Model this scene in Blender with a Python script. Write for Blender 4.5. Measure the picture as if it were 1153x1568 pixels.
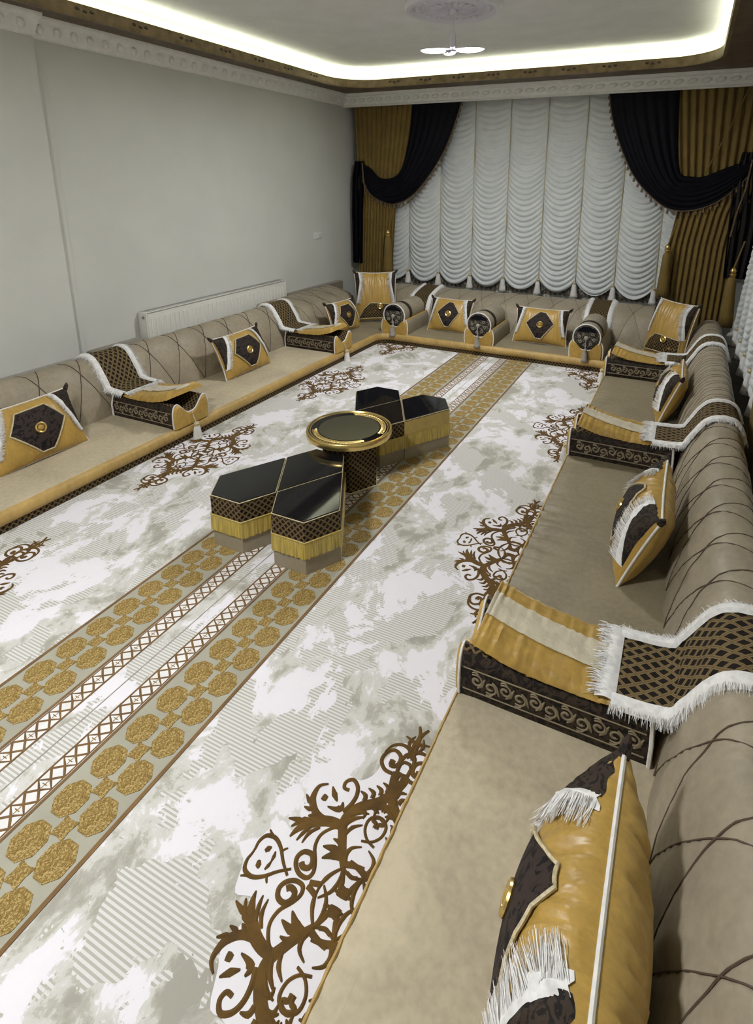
import bpy, bmesh, math, random
from mathutils import Vector, Matrix, noise
random.seed(7)
for o in list(bpy.data.objects): bpy.data.objects.remove(o)
SC = bpy.context.scene
COL = SC.collection
PI = math.pi

# ------------------------------------------------------------------ camera
W, HH, FPX, PPX, PPY, CAMZ = 1153.0, 1568.0, 880.0, 635.0, 512.0, 1.65
AX = (0.90527748, 0.11565732, -0.40877385)      # world x axis seen in camera (right, down, forward)
AY = (0.42476461, -0.23078546, 0.87539311)
AZ = (0.00690656, -0.96610634, -0.25805201)
cam = bpy.data.cameras.new('camera'); camo = bpy.data.objects.new('camera', cam); COL.objects.link(camo)
right = Vector((AX[0], AY[0], AZ[0])); down = Vector((AX[1], AY[1], AZ[1])); fwd = Vector((AX[2], AY[2], AZ[2]))
mw = Matrix((( right.x, -down.x, -fwd.x, 0), (right.y, -down.y, -fwd.y, 0), (right.z, -down.z, -fwd.z, CAMZ), (0, 0, 0, 1)))
camo.matrix_world = mw
cam.sensor_width = 36.0; cam.lens = FPX * 36.0 / HH
cam.shift_x = (W / 2 - PPX) / HH; cam.shift_y = (PPY - HH / 2) / HH
cam.clip_start = 0.05
SC.camera = camo

# ------------------------------------------------------------------ world, exposure
wd = bpy.data.worlds.new('world'); SC.world = wd; wd.use_nodes = True
wd.node_tree.nodes['Background'].inputs[0].default_value = (0.6, 0.62, 0.65, 1)
wd.node_tree.nodes['Background'].inputs[1].default_value = 0.05
SC.view_settings.view_transform = 'Standard'; SC.view_settings.look = 'None'
SC.view_settings.gamma = 1.0; SC.view_settings.use_curve_mapping = False
SC.view_settings.exposure = 0.15
LED_POWER = 11.5        # emission strength of the strip hidden in the cove
LAMP_WATT = 46.0        # pendant lamp in view
LAMP2_WATT = 66.0       # its twin over the near half of the room

# ------------------------------------------------------------------ room measures (metres)
XL, XR, YF, YB = -3.95, 0.72, 6.7, -2.4
ZSOF, ZCEIL = 2.635, 2.83
XBL, XBR, YBF = -3.37, 0.09, 5.72          # where the back cushions meet the seats
XSL, XSR, YSF = -2.79, -0.49, 5.127        # front edges of the seats
ZS = 0.11
LAMP = (-1.65, 4.13)

# ------------------------------------------------------------------ materials
def nd(nt, typ, **kw):
    n = nt.nodes.new(typ)
    for k, v in kw.items(): setattr(n, k, v)
    return n
def newmat(name):
    m = bpy.data.materials.new(name); m.use_nodes = True
    nt = m.node_tree; b = nt.nodes['Principled BSDF']
    return m, nt, b
def setp(b, rough=0.6, metal=0.0, sheen=0.0, spec=0.5, coat=0.0, sheen_r=0.4, stint=None):
    b.inputs['Roughness'].default_value = rough; b.inputs['Metallic'].default_value = metal
    b.inputs['Sheen Weight'].default_value = sheen; b.inputs['Sheen Roughness'].default_value = sheen_r
    b.inputs['Specular IOR Level'].default_value = spec; b.inputs['Coat Weight'].default_value = coat
    if stint: b.inputs['Sheen Tint'].default_value = (*stint, 1)
def L(nt, a, b): nt.links.new(a, b)
def coords(nt, kind='Object', scale=(1, 1, 1)):
    tc = nd(nt, 'ShaderNodeTexCoord'); mp = nd(nt, 'ShaderNodeMapping'); mp.inputs['Scale'].default_value = scale
    L(nt, tc.outputs[kind], mp.inputs[0]); return mp.outputs[0]
def noisen(nt, vec, scale, detail=3, dist=0.0, rough=0.5):
    n = nd(nt, 'ShaderNodeTexNoise'); n.inputs['Scale'].default_value = scale; n.inputs['Detail'].default_value = detail
    n.inputs['Distortion'].default_value = dist; n.inputs['Roughness'].default_value = rough
    L(nt, vec, n.inputs['Vector']); return n.outputs['Fac']
def ramp(nt, fac, stops, interp='LINEAR'):
    r = nd(nt, 'ShaderNodeValToRGB'); r.color_ramp.interpolation = interp
    while len(r.color_ramp.elements) < len(stops): r.color_ramp.elements.new(0.5)
    for e, (p, c) in zip(r.color_ramp.elements, stops):
        e.position = p; e.color = (*c, 1) if len(c) == 3 else c
    L(nt, fac, r.inputs[0]); return r.outputs[0]
def mixc(nt, fac, a, b):
    m = nd(nt, 'ShaderNodeMix', data_type='RGBA')
    if isinstance(fac, (int, float)): m.inputs[0].default_value = fac
    else: L(nt, fac, m.inputs[0])
    for i, v in ((6, a), (7, b)):
        if isinstance(v, tuple): m.inputs[i].default_value = (*v, 1)
        else: L(nt, v, m.inputs[i])
    return m.outputs[2]
def math_(nt, op, a, b=None, c=None):
    m = nd(nt, 'ShaderNodeMath', operation=op)
    for i, v in enumerate((a, b, c)):
        if v is None: continue
        if isinstance(v, (int, float)): m.inputs[i].default_value = v
        else: L(nt, v, m.inputs[i])
    return m.outputs[0]
def bump(nt, b, h, strength=0.3, dist=0.01):
    n = nd(nt, 'ShaderNodeBump'); n.inputs['Strength'].default_value = strength; n.inputs['Distance'].default_value = dist
    L(nt, h, n.inputs['Height']); L(nt, n.outputs[0], b.inputs['Normal'])
def plain(name, col, rough=0.6, var=0.12, scale=8, bmp=0.0, bscale=60, coord='Object', cs=(1, 1, 1), **kw):
    m, nt, b = newmat(name); setp(b, rough, **kw)
    v = coords(nt, coord, cs); f = noisen(nt, v, scale, 4)
    lo = tuple(c * (1 - var) for c in col); hi = tuple(min(1, c * (1 + var)) for c in col)
    L(nt, ramp(nt, f, [(0.3, lo), (0.7, hi)]), b.inputs['Base Color'])
    if bmp: bump(nt, b, noisen(nt, v, bscale, 3), bmp, 0.01)
    return m
def lattice(name, dark, light, period=0.034, dsize=0.33, stretch=1.0):
    m, nt, b = newmat(name); setp(b, 0.8, spec=0.2)
    v = coords(nt, 'UV'); s = nd(nt, 'ShaderNodeSeparateXYZ'); L(nt, v, s.inputs[0])
    u = math_(nt, 'MULTIPLY', s.outputs[0], stretch / period); w = math_(nt, 'MULTIPLY', s.outputs[1], 1.0 / period)
    ds = []
    for op in ('ADD', 'SUBTRACT'):
        fr = math_(nt, 'FRACT', math_(nt, 'ADD', math_(nt, op, u, w), 50.0))
        ds.append(math_(nt, 'ABSOLUTE', math_(nt, 'SUBTRACT', fr, 0.5)))
    mx = math_(nt, 'MAXIMUM', ds[0], ds[1])
    f = math_(nt, 'LESS_THAN', mx, dsize)
    thr = math_(nt, 'GREATER_THAN', mx, 0.465)
    base = mixc(nt, thr, mixc(nt, f, light, dark), tuple(c * 0.55 for c in light))
    L(nt, base, b.inputs['Base Color'])
    bump(nt, b, noisen(nt, v, 400, 2), 0.2, 0.002)
    return m
def damask(name, base, motif, scale=26, thr=0.54, dist=2.2, rough=0.75, sheen=0.0):
    m, nt, b = newmat(name); setp(b, rough, sheen=sheen, spec=0.25)
    v = coords(nt, 'Object'); f = noisen(nt, v, scale, 2, dist)
    L(nt, ramp(nt, f, [(thr - 0.02, base), (thr + 0.02, motif)]), b.inputs['Base Color'])
    bump(nt, b, f, 0.15, 0.004)
    return m
def velvet(name, col, rough=0.55, sheen=0.6, var=0.16, wr=0.25, stint=(1, 1, 1), spec=0.35, cs=(1, 1, 1), wscale=7, fine=0.06):
    m, nt, b = newmat(name); setp(b, rough, sheen=sheen, spec=spec, sheen_r=0.35, stint=stint)
    v = coords(nt, 'Object', cs)
    f = math_(nt, 'ADD', math_(nt, 'MULTIPLY', noisen(nt, v, 3.2, 4, 0.6), 0.6), math_(nt, 'MULTIPLY', noisen(nt, v, 45, 3), 0.4))
    lo = tuple(c * (1 - var) for c in col); hi = tuple(min(1, c * (1 + var)) for c in col)
    L(nt, ramp(nt, f, [(0.36, lo), (0.64, hi)]), b.inputs['Base Color'])
    bump(nt, b, math_(nt, 'ADD', noisen(nt, v, wscale, 3, 0.8), math_(nt, 'MULTIPLY', noisen(nt, v, 220, 2), fine)), wr, 0.02)
    return m
def emis(name, col, strength):
    m, nt, b = newmat(name); b.inputs['Base Color'].default_value = (*col, 1)
    b.inputs['Emission Color'].default_value = (*col, 1); b.inputs['Emission Strength'].default_value = strength
    f = noisen(nt, coords(nt), 3.0, 1)
    L(nt, ramp(nt, f, [(0.0, tuple(c * 0.97 for c in col)), (1.0, col)]), b.inputs['Base Color'])
    return m

M = {}
M['wall'] = plain('wall_paint', (0.615, 0.62, 0.575), 0.75, 0.03, 2.5, 0.08, 120)
M['ceil'] = plain('ceiling_paint', (0.78, 0.78, 0.79), 0.8, 0.04, 5, 0.35, 38)
M['plaster'] = plain('cornice_plaster', (0.80, 0.79, 0.77), 0.6, 0.06, 20, 0.2, 60)
M['cove'] = plain('cove_paint', (0.62, 0.63, 0.53), 0.7, 0.03, 4)
M['soffit'] = plain('soffit_brown', (0.105, 0.072, 0.042), 0.55, 0.35, 9, 0.1, 50)
M['fascia'] = plain('fascia_bronze', (0.21, 0.15, 0.075), 0.45, 0.3, 14, 0.1, 50, metal=0.25)
M['ornament'] = plain('fascia_ornament', (0.05, 0.03, 0.015), 0.5, 0.2, 30)
M['floor'] = plain('floor_dark', (0.10, 0.09, 0.07), 0.6, 0.2, 6)
M['seat'] = velvet('lit_velvet_seat', (0.455, 0.388, 0.268), 0.60, 0.0, 0.16, 0.16, spec=0.3)  # lighter copy of the seat velvet, bright nap painted into its colour
M['seatshade'] = velvet('shaded_velvet_seat', (0.235, 0.197, 0.125), 0.52, 0.0, 0.16, 0.2, spec=0.35)  # darker copy of the same velvet, nap shading and light falloff painted in
M['back'] = velvet('taupe_velvet_back', (0.30, 0.255, 0.18), 0.52, 0.04, 0.16, 0.32, spec=0.4)
M['ledge'] = velvet('taupe_velvet_ledge', (0.22, 0.19, 0.14), 0.6, 0.4)
M['stitch'] = plain('stitch_cord', (0.085, 0.055, 0.035), 0.7)
M['gold'] = velvet('gold_velvet', (0.42, 0.262, 0.060), 0.46, 0.3, 0.22, 0.3, (1, 0.85, 0.5), 0.35)
M['goldband'] = velvet('gold_velvet_band', (0.42, 0.275, 0.085), 0.5, 0.3, 0.15, 0.3, (1, 0.85, 0.5), 0.45, cs=(1, 1, 0.3), wscale=30)
M['goldpillow'] = velvet('gold_satin_pillow', (0.42, 0.262, 0.060), 0.38, 0.25, 0.14, 0.5, (1, 0.85, 0.5), 0.5, cs=(3.5, 2.0, 0.8), wscale=3.5, fine=0.0)
M['cream'] = plain('cream_satin', (0.52, 0.46, 0.34), 0.45, 0.15, 18, 0.3, 60, sheen=0.3)
M['lat'] = lattice('lattice_cloth', (0.008, 0.005, 0.004), (0.17, 0.115, 0.050), 0.031, 0.35)
M['latband'] = lattice('lattice_band', (0.010, 0.007, 0.005), (0.17, 0.11, 0.045), 0.03, 0.36)
M['latbig'] = lattice('lattice_runner', (0.009, 0.006, 0.004), (0.185, 0.130, 0.058), 0.037, 0.33, 0.75)
M['dam'] = damask('dark_damask', (0.034, 0.022, 0.018), (0.006, 0.005, 0.006), 24, 0.54)
M['damside'] = damask('brown_damask', (0.040, 0.028, 0.018), (0.010, 0.007, 0.006), 34, 0.52)
M['damgrey'] = damask('grey_damask', (0.030, 0.025, 0.018), (0.14, 0.12, 0.09), 30, 0.56)
M['scroll'] = plain('scroll_braid', (0.23, 0.185, 0.115), 0.6, 0.2, 40)
M['white'] = plain('white_thread', (0.72, 0.70, 0.66), 0.7, 0.1, 40, sheen=0.4)
M['fringe'] = plain('white_fringe', (0.74, 0.73, 0.71), 0.6, 0.14, 60, sheen=0.5)
M['silver'] = plain('silver_thread', (0.30, 0.275, 0.235), 0.5, 0.15, 60, sheen=0.4)
M['goldfringe'] = plain('gold_fringe', (0.42, 0.31, 0.065), 0.5, 0.38, 170, sheen=0.2, cs=(1, 1, 0.04))
M['braid'] = plain('gold_cream_braid', (0.50, 0.42, 0.25), 0.5, 0.3, 120)
M['brass'] = plain('brass', (0.70, 0.52, 0.20), 0.28, 0.1, 20, metal=1.0)
M['glass'] = plain('black_glass', (0.008, 0.008, 0.009), 0.04, 0.1, 3, spec=0.6)
M['mirror'] = plain('bronze_mirror', (0.20, 0.185, 0.125), 0.30, 0.1, 3, metal=1.0)
M['taupebase'] = velvet('taupe_table_velvet', (0.285, 0.24, 0.165), 0.6, 0.4, 0.1, 0.1)
M['goldside'] = velvet('gold_table_velvet', (0.42, 0.30, 0.09), 0.5, 0.4, 0.15, 0.15, (1, 0.85, 0.5))
M['drape'] = plain('gold_drape', (0.185, 0.122, 0.030), 0.6, 0.12, 6, 0.1, 200, sheen=0.15, spec=0.25)
M['black'] = plain('black_satin', (0.0035, 0.0035, 0.0065), 0.55, 0.2, 10, spec=0.1)
M['tail'] = plain('black_brocade', (0.007, 0.0055, 0.0055), 0.55, 0.3, 30, spec=0.2)
M['bead'] = plain('beaded_fringe', (0.13, 0.085, 0.045), 0.45, 0.3, 60)
M['radiator'] = plain('radiator_enamel', (0.70, 0.69, 0.63), 0.35, 0.03, 5)
M['plastic'] = plain('white_plastic', (0.72, 0.72, 0.68), 0.35, 0.03, 5)
M['steel'] = plain('dull_steel', (0.35, 0.34, 0.32), 0.35, 0.1, 20, metal=0.9)
M['lampwhite'] = plain('lamp_white', (0.70, 0.68, 0.76), 0.4, 0.03, 5)
M['led'] = emis('led_strip_light', (0.97, 1.0, 0.80), LED_POWER)
M['lampglow'] = emis('lamp_leaf_light', (0.93, 0.95, 1.0), 14.0)
# sheer curtain
m, nt, b = newmat('white_sheer'); setp(b, 0.55, sheen=0.4)
v = coords(nt); L(nt, ramp(nt, noisen(nt, v, 9, 3), [(0.3, (0.60, 0.625, 0.615)), (0.7, (0.67, 0.695, 0.685))]), b.inputs['Base Color'])
M['sheer'] = m
# carpet field: white and grey-beige marbled patches, some of them finely hatched
m, nt, b = newmat('carpet_field'); setp(b, 0.9, sheen=0.3)
v = coords(nt); vs = coords(nt, 'Object', (1.0, 0.75, 1))
n1 = noisen(nt, vs, 4.4, 9, 0.35, 0.68); n2 = noisen(nt, coords(nt, 'Object', (1.3, 0.9, 1)), 3.1, 5, 0.8, 0.6)
n3 = noisen(nt, coords(nt, 'Object', (0.8, 1.1, 2)), 2.3, 4, 0.3)
sp = nd(nt, 'ShaderNodeSeparateXYZ'); L(nt, v, sp.inputs[0])
hat = math_(nt, 'GREATER_THAN', math_(nt, 'FRACT', math_(nt, 'MULTIPLY', math_(nt, 'ADD', sp.outputs[1], 10.0), 1 / 0.011)), 0.52)
hm = math_(nt, 'GREATER_THAN', n2, 0.52)
base = ramp(nt, n1, [(0.40, (0.33, 0.315, 0.265)), (0.45, (0.42, 0.405, 0.35)), (0.465, (0.52, 0.505, 0.46)), (0.515, (0.57, 0.555, 0.52)), (0.53, (0.71, 0.685, 0.715)), (0.75, (0.74, 0.715, 0.745))])
hc = mixc(nt, hat, (0.62, 0.605, 0.585), (0.41, 0.395, 0.345))
hmask = math_(nt, 'MULTIPLY', hm, math_(nt, 'LESS_THAN', n1, 0.55))
col = mixc(nt, hmask, base, hc)
L(nt, col, b.inputs['Base Color'])
bump(nt, b, noisen(nt, v, 260, 2), 0.15, 0.004)
M['field'] = m
M['band'] = plain('carpet_band_grey', (0.335, 0.32, 0.25), 0.9, 0.08, 6, 0.1, 260)
M['bandwhite'] = plain('carpet_band_white', (0.70, 0.68, 0.66), 0.9, 0.08, 14, 0.1, 260)
M['rugbrown'] = plain('carpet_brown', (0.100, 0.050, 0.005), 0.9, 0.3, 18, 0.1, 260)
M['rugline'] = plain('carpet_line_brown', (0.17, 0.095, 0.035), 0.9, 0.2, 18)
M['rugwhite'] = plain('carpet_white_ground', (0.71, 0.685, 0.71), 0.9, 0.03, 10)
# octagons: old gold with swirling lighter vein
m, nt, b = newmat('carpet_octagon'); setp(b, 0.9)
v = coords(nt); f = noisen(nt, v, 100, 2, 2.5)
L(nt, ramp(nt, f, [(0.40, (0.17, 0.10, 0.018)), (0.52, (0.235, 0.15, 0.036)), (0.60, (0.42, 0.31, 0.12))]), b.inputs['Base Color'])
M['oct'] = m
M['octline'] = plain('carpet_octagon_line', (0.40, 0.285, 0.10), 0.9, 0.2, 60)

# ------------------------------------------------------------------ mesh helpers
class G:
    def __init__(s): s.V = []; s.F = []; s.U = []; s.MI = []
    def add(s, V, F, U=None, mi=0):
        n = len(s.V); s.V += [tuple(p) for p in V]; s.U += (U if U else [(0, 0)] * len(V))
        s.F += [tuple(i + n for i in f) for f in F]; s.MI += [mi] * len(F); return s
    def grid(s, fn, nu, nv, us=1.0, vs=1.0, cu=False, mi=0):
        V = []; U = []; F = []
        mu = nu if cu else nu + 1
        for j in range(nv + 1):
            for i in range(mu):
                V.append(fn(i / nu, j / nv)); U.append((i / nu * us, j / nv * vs))
        for j in range(nv):
            for i in range(nu):
                a = j * mu + i; bb = j * mu + (i + 1) % mu
                F.append((a, bb, bb + mu, a + mu))
        return s.add(V, F, U, mi)
    def tube(s, pts, r, sides=8, closed=False, mi=0, caps=True):
        P = [Vector(p) for p in pts]; n = len(P); V = []; F = []; U = []
        rr = r if isinstance(r, (list, tuple)) else [r] * n
        up = None; acc = 0
        for i in range(n):
            a = P[(i - 1) % n] if (closed or i > 0) else P[0]; c = P[(i + 1) % n] if (closed or i < n - 1) else P[-1]
            t = (c - a); t = t.normalized() if t.length > 1e-9 else Vector((0, 0, 1))
            if up is None:
                up = Vector((0, 0, 1)) if abs(t.z) < 0.9 else Vector((1, 0, 0))
            up = (up - t * up.dot(t)); up = up.normalized() if up.length > 1e-6 else t.orthogonal().normalized()
            sd = t.cross(up)
            if i: acc += (P[i] - P[i - 1]).length
            for k in range(sides):
                an = 2 * PI * k / sides
                V.append(P[i] + (up * math.cos(an) + sd * math.sin(an)) * rr[i]); U.append((k / sides, acc))
        m = n if closed else n - 1
        for i in range(m):
            for k in range(sides):
                a = i * sides + k; bq = i * sides + (k + 1) % sides
                c = ((i + 1) % n) * sides + (k + 1) % sides; d = ((i + 1) % n) * sides + k
                F.append((a, bq, c, d))
        if caps and not closed:
            F.append(tuple(reversed(range(sides)))); F.append(tuple((n - 1) * sides + k for k in range(sides)))
        return s.add(V, F, U, mi)
    def prism(s, poly, z0, z1, mi=0, caps=True, u0=0.0):
        n = len(poly); V = []; U = []; F = []; acc = u0
        for i in range(n + 1):
            p = poly[i % n]
            if i: acc += math.dist(poly[i - 1], p)
            V += [(p[0], p[1], z0), (p[0], p[1], z1)]; U += [(acc, z0), (acc, z1)]
        for i in range(n): F.append((2 * i, 2 * i + 2, 2 * i + 3, 2 * i + 1))
        s.add(V, F, U, mi)
        if caps:
            s.add([(p[0], p[1], z1) for p in poly], [tuple(range(n))], [tuple(p) for p in poly], mi)
            s.add([(p[0], p[1], z0) for p in poly], [tuple(reversed(range(n)))], [tuple(p) for p in poly], mi)
        return s
    def box(s, x0, x1, y0, y1, z0, z1, mi=0, bev=0.0):
        if bev <= 0:
            return s.prism([(x0, y0), (x1, y0), (x1, y1), (x0, y1)], z0, z1, mi)
        bm = bmesh.new(); bmesh.ops.create_cube(bm, size=1.0)
        for q in bm.verts: q.co = Vector(((x0 + x1) / 2 + q.co.x * (x1 - x0), (y0 + y1) / 2 + q.co.y * (y1 - y0), (z0 + z1) / 2 + q.co.z * (z1 - z0)))
        bmesh.ops.bevel(bm, geom=bm.edges[:], offset=bev, segments=2, profile=0.5, affect='EDGES')
        bm.verts.index_update()
        s.add([tuple(q.co) for q in bm.verts], [tuple(q.index for q in f.verts) for f in bm.faces], [(q.co.x + q.co.y, q.co.z) for q in bm.verts], mi)
        bm.free(); return s
    def lathe(s, prof, n=24, c=(0, 0, 0), mi=0, rib=0.0, nrib=0):
        def fn(u, v):
            k = v * (len(prof) - 1); i = min(int(k), len(prof) - 2); t = k - i
            r = prof[i][0] * (1 - t) + prof[i + 1][0] * t; z = prof[i][1] * (1 - t) + prof[i + 1][1] * t
            a = 2 * PI * u
            if rib: r *= 1 + rib * math.cos(nrib * a)
            return (c[0] + r * math.cos(a), c[1] + r * math.sin(a), c[2] + z)
        return s.grid(fn, n, len(prof) - 1, cu=True, mi=mi)
    def sweep(s, prof, path, mi=0, us=1.0, close=False, capends=True):
        """prof: list of (d, z); path: list of (x, y, nx, ny)"""
        np_ = len(prof); V = []; U = []; F = []
        ac = [0.0]
        for i in range(1, np_): ac.append(ac[-1] + math.dist(prof[i - 1], prof[i]))
        al = 0.0
        for j, (x, y, nx, ny) in enumerate(path):
            if j: al += math.dist(path[j - 1][:2], (x, y))
            for i, (d, z) in enumerate(prof):
                V.append((x + nx * d, y + ny * d, z)); U.append((al, ac[i]))
        for j in range(len(path) - 1):
            for i in range(np_ - 1 + (1 if close else 0)):
                i2 = (i + 1) % np_
                F.append((j * np_ + i, j * np_ + i2, (j + 1) * np_ + i2, (j + 1) * np_ + i))
        s.add(V, F, U, mi)
        if capends:
            for j in (0, len(path) - 1):
                s.add([V[j * np_ + i] for i in range(np_)], [tuple(range(np_))], [(p[0], p[1]) for p in prof], mi)
        return s

def mkmesh(name, g, mats, smooth=True, auto=None):
    me = bpy.data.meshes.new(name); me.from_pydata(g.V, [], g.F)
    uv = me.uv_layers.new(name='UVMap'); d = []
    for p in me.polygons:
        for vi in p.vertices: d += g.U[vi]
    uv.data.foreach_set('uv', d)
    mats = mats if isinstance(mats, (list, tuple)) else [mats]
    for mm in mats: me.materials.append(M[mm])
    me.polygons.foreach_set('material_index', g.MI)
    me.update()
    bm = bmesh.new(); bm.from_mesh(me)
    bmesh.ops.recalc_face_normals(bm, faces=bm.faces[:]); bm.to_mesh(me); bm.free()
    me.polygons.foreach_set('use_smooth', [smooth] * len(me.polygons))
    if smooth and auto is not None:
        me.set_sharp_from_angle(angle=math.radians(auto))
    return me
def obj(name, g, mats, parent=None, smooth=True, auto=40, world=False):
    if world and parent is not None:
        lx, ly, lz = parent.location
        g.V = [(x - lx, y - ly, z - lz) for x, y, z in g.V]
    me = mkmesh(name, g, mats, smooth, auto)
    o = bpy.data.objects.new(name, me); COL.objects.link(o)
    if parent is not None: o.parent = parent
    return o
def inst(name, me, parent, loc=(0, 0, 0), rot=(0, 0, 0), scale=(1, 1, 1)):
    o = bpy.data.objects.new(name, me); COL.objects.link(o); o.parent = parent
    o.location = loc; o.rotation_euler = rot; o.scale = scale; return o
def tag(o, label, cat, group=None):
    o['label'] = label; o['category'] = cat
    if group: o['group'] = group
    return o
def thing(name, label, cat, loc=(0, 0, 0), rot=(0, 0, 0), group=None):
    o = bpy.data.objects.new(name, None); COL.objects.link(o); o.empty_display_size = 0.1
    o.location = loc; o.rotation_euler = rot if isinstance(rot, tuple) else (0, 0, rot)
    return tag(o, label, cat, group)
def struct(name, g, mats, smooth=False, auto=40):
    o = obj(name, g, mats, None, smooth, auto); o['kind'] = 'structure'; return o
def cat_rom(pts, n=6, closed=False):
    P = [Vector((*p, 0) if len(p) == 2 else p) for p in pts]; out = []; m = len(P)
    for i in range(m if closed else m - 1):
        if closed: p0, p1, p2, p3 = P[(i - 1) % m], P[i], P[(i + 1) % m], P[(i + 2) % m]
        else: p0, p1, p2, p3 = P[max(i - 1, 0)], P[i], P[i + 1], P[min(i + 2, m - 1)]
        for k in range(n):
            t = k / n
            out.append(0.5 * ((2 * p1) + (p2 - p0) * t + (2 * p0 - 5 * p1 + 4 * p2 - p3) * t * t + (3 * p1 - p0 - 3 * p2 + p3) * t ** 3))
    if not closed: out.append(P[-1])
    return out
def ribbon(g, pts, w, mp, h=0.003, n=4, mi=0):
    """tapered ridge drawn along 2-d points; w = widths (start, middle, end); mp(x, y, height) -> 3-d"""
    P = cat_rom(pts, n); m = len(P); V = []; F = []
    for i, p in enumerate(P):
        t = (P[min(i + 1, m - 1)] - P[max(i - 1, 0)]); t = t.normalized() if t.length > 1e-9 else Vector((1, 0, 0))
        s = Vector((-t.y, t.x, 0)); u = i / (m - 1)
        ww = (w[0] * (1 - 2 * u) + w[1] * 2 * u) if u < 0.5 else (w[1] * (2 - 2 * u) + w[2] * (2 * u - 1))
        a, c = p + s * ww / 2, p - s * ww / 2
        V += [mp(a.x, a.y, 0), mp(p.x, p.y, h), mp(c.x, c.y, 0)]
    for i in range(m - 1):
        k = 3 * i; F += [(k, k + 3, k + 4, k + 1), (k + 1, k + 4, k + 5, k + 2)]
    g.add(V, F, None, mi)
def spiral(cx, cy, r0, r1, a0, turns, n=10):
    return [(cx + (r0 + (r1 - r0) * k / n) * math.cos(a0 + turns * 2 * PI * k / n), cy + (r0 + (r1 - r0) * k / n) * math.sin(a0 + turns * 2 * PI * k / n)) for k in range(n + 1)]
def strands(g, bases, length, width, jit=0.35, mi=0, droop=0.0, rnd=random):
    """bases: list of (point, direction); thin tapering threads"""
    for p, d in bases:
        p = Vector(p); d = Vector(d).normalized()
        d = (d + Vector((rnd.uniform(-jit, jit), rnd.uniform(-jit, jit), rnd.uniform(-jit, jit)))).normalized()
        l = length * rnd.uniform(0.75, 1.15)
        s = d.cross(Vector((rnd.uniform(-1, 1), rnd.uniform(-1, 1), rnd.uniform(-1, 1))))
        s = s.normalized() * width * 0.5 if s.length > 1e-5 else Vector((width * 0.5, 0, 0))
        q = p + d * l * 0.55; e = p + d * l + Vector((0, 0, -droop * l))
        g.add([p - s, p + s, q + s * 0.9, q - s * 0.9, e + s * 0.5, e - s * 0.5], [(0, 1, 2, 3), (3, 2, 4, 5)], None, mi)

# ------------------------------------------------------------------ room shell
struct('floor', G().box(XL - 0.1, XR + 0.1, YB - 0.1, YF + 0.1, -0.06, 0.0), 'floor')
struct('ceiling', G().box(XL - 0.1, XR + 0.1, YB - 0.1, YF + 0.1, ZCEIL, ZCEIL + 0.06), 'ceil')
g = G().box(XL - 0.1, XL, YB, YF, 0.0, ZCEIL)
g.box(XL, XL + 0.07, YB, 2.58, 0.0, ZSOF)                 # wall steps forward nearer the door
g.box(XL, XL + 0.012, 2.58, 2.67, 0.0, ZSOF)
struct('wall_left', g, 'wall')
struct('wall_back', G().box(XL - 0.1, XR + 0.1, YF, YF + 0.1, 0.0, ZCEIL), 'wall')
struct('wall_right', G().box(XR, XR + 0.1, YB, YF, 0.0, ZCEIL), 'wall')
struct('wall_front', G().box(XL - 0.1, XR + 0.1, YB - 0.1, YB, 0.0, ZCEIL), 'wall')
struct('baseboard_right', G().box(XR - 0.016, XR, YB, YF, 0.0, 0.1), 'plastic')
struct('baseboard_back', G().box(XL, XR - 0.016, YF - 0.016, YF, 0.0, 0.1), 'plastic')

# cornices with a row of plaster beads
CP = [(0, 2.518), (0.014, 2.512), (0.03, 2.52), (0.036, 2.535), (0.05, 2.555), (0.075, 2.585), (0.085, 2.602), (0.118, 2.608), (0.128, 2.622), (0.13, ZSOF), (0, ZSOF)]
gb = G(); gb.grid(lambda u, v: (0.044 * math.sin(PI * v) * math.cos(2 * PI * u) + 0.012 * math.cos(PI * v), 0.026 * math.cos(PI * v), 0.024 * math.sin(PI * v) * math.sin(2 * PI * u)), 10, 6, cu=True)
# bead local axes: x along the cornice, y up, z out
bead_me = mkmesh('cornice_bead', gb, 'plaster')
def cornice(n, path, nrm, pitch=0.118):
    o = struct('trim_%d' % n, G().sweep(CP, [(*p, *nrm) for p in path], close=True), 'plaster', True, 35)
    (x0, y0), (x1, y1) = path[0], path[-1]; Ln = math.dist(path[0], path[-1]); k = int(Ln / pitch)
    ex, ey = (x1 - x0) / Ln, (y1 - y0) / Ln
    for i in range(k):
        t = (i + 0.5) * pitch
        b_ = inst('bead', bead_me, o)
        b_.matrix_local = Matrix(((ex, nrm[0] * -0.707, nrm[0] * 0.707, x0 + ex * t + nrm[0] * 0.060), (ey, nrm[1] * -0.707, nrm[1] * 0.707, y0 + ey * t + nrm[1] * 0.060), (0, 0.707 if True else 0, -0.707, 2.566), (0, 0, 0, 1)))
    return o
YP = 6.36; XP = 0.56
cornice(1, [(XL, 2.58), (XL, YP)], (1, 0))
cornice(2, [(XL + 0.07, -1.0), (XL + 0.07, 2.58)], (1, 0))
cornice(3, [(XL, YP), (XR, YP)], (0, -1))
struct('trim_4', G().box(XL, XR, YP, YP + 0.02, 2.50, ZSOF), 'plaster')
cornice(5, [(XP, -1.0), (XP, YP)], (-1, 0))
struct('trim_6', G().box(XP, XP + 0.02, YB, YP, 2.50, ZSOF), 'plaster')

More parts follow.
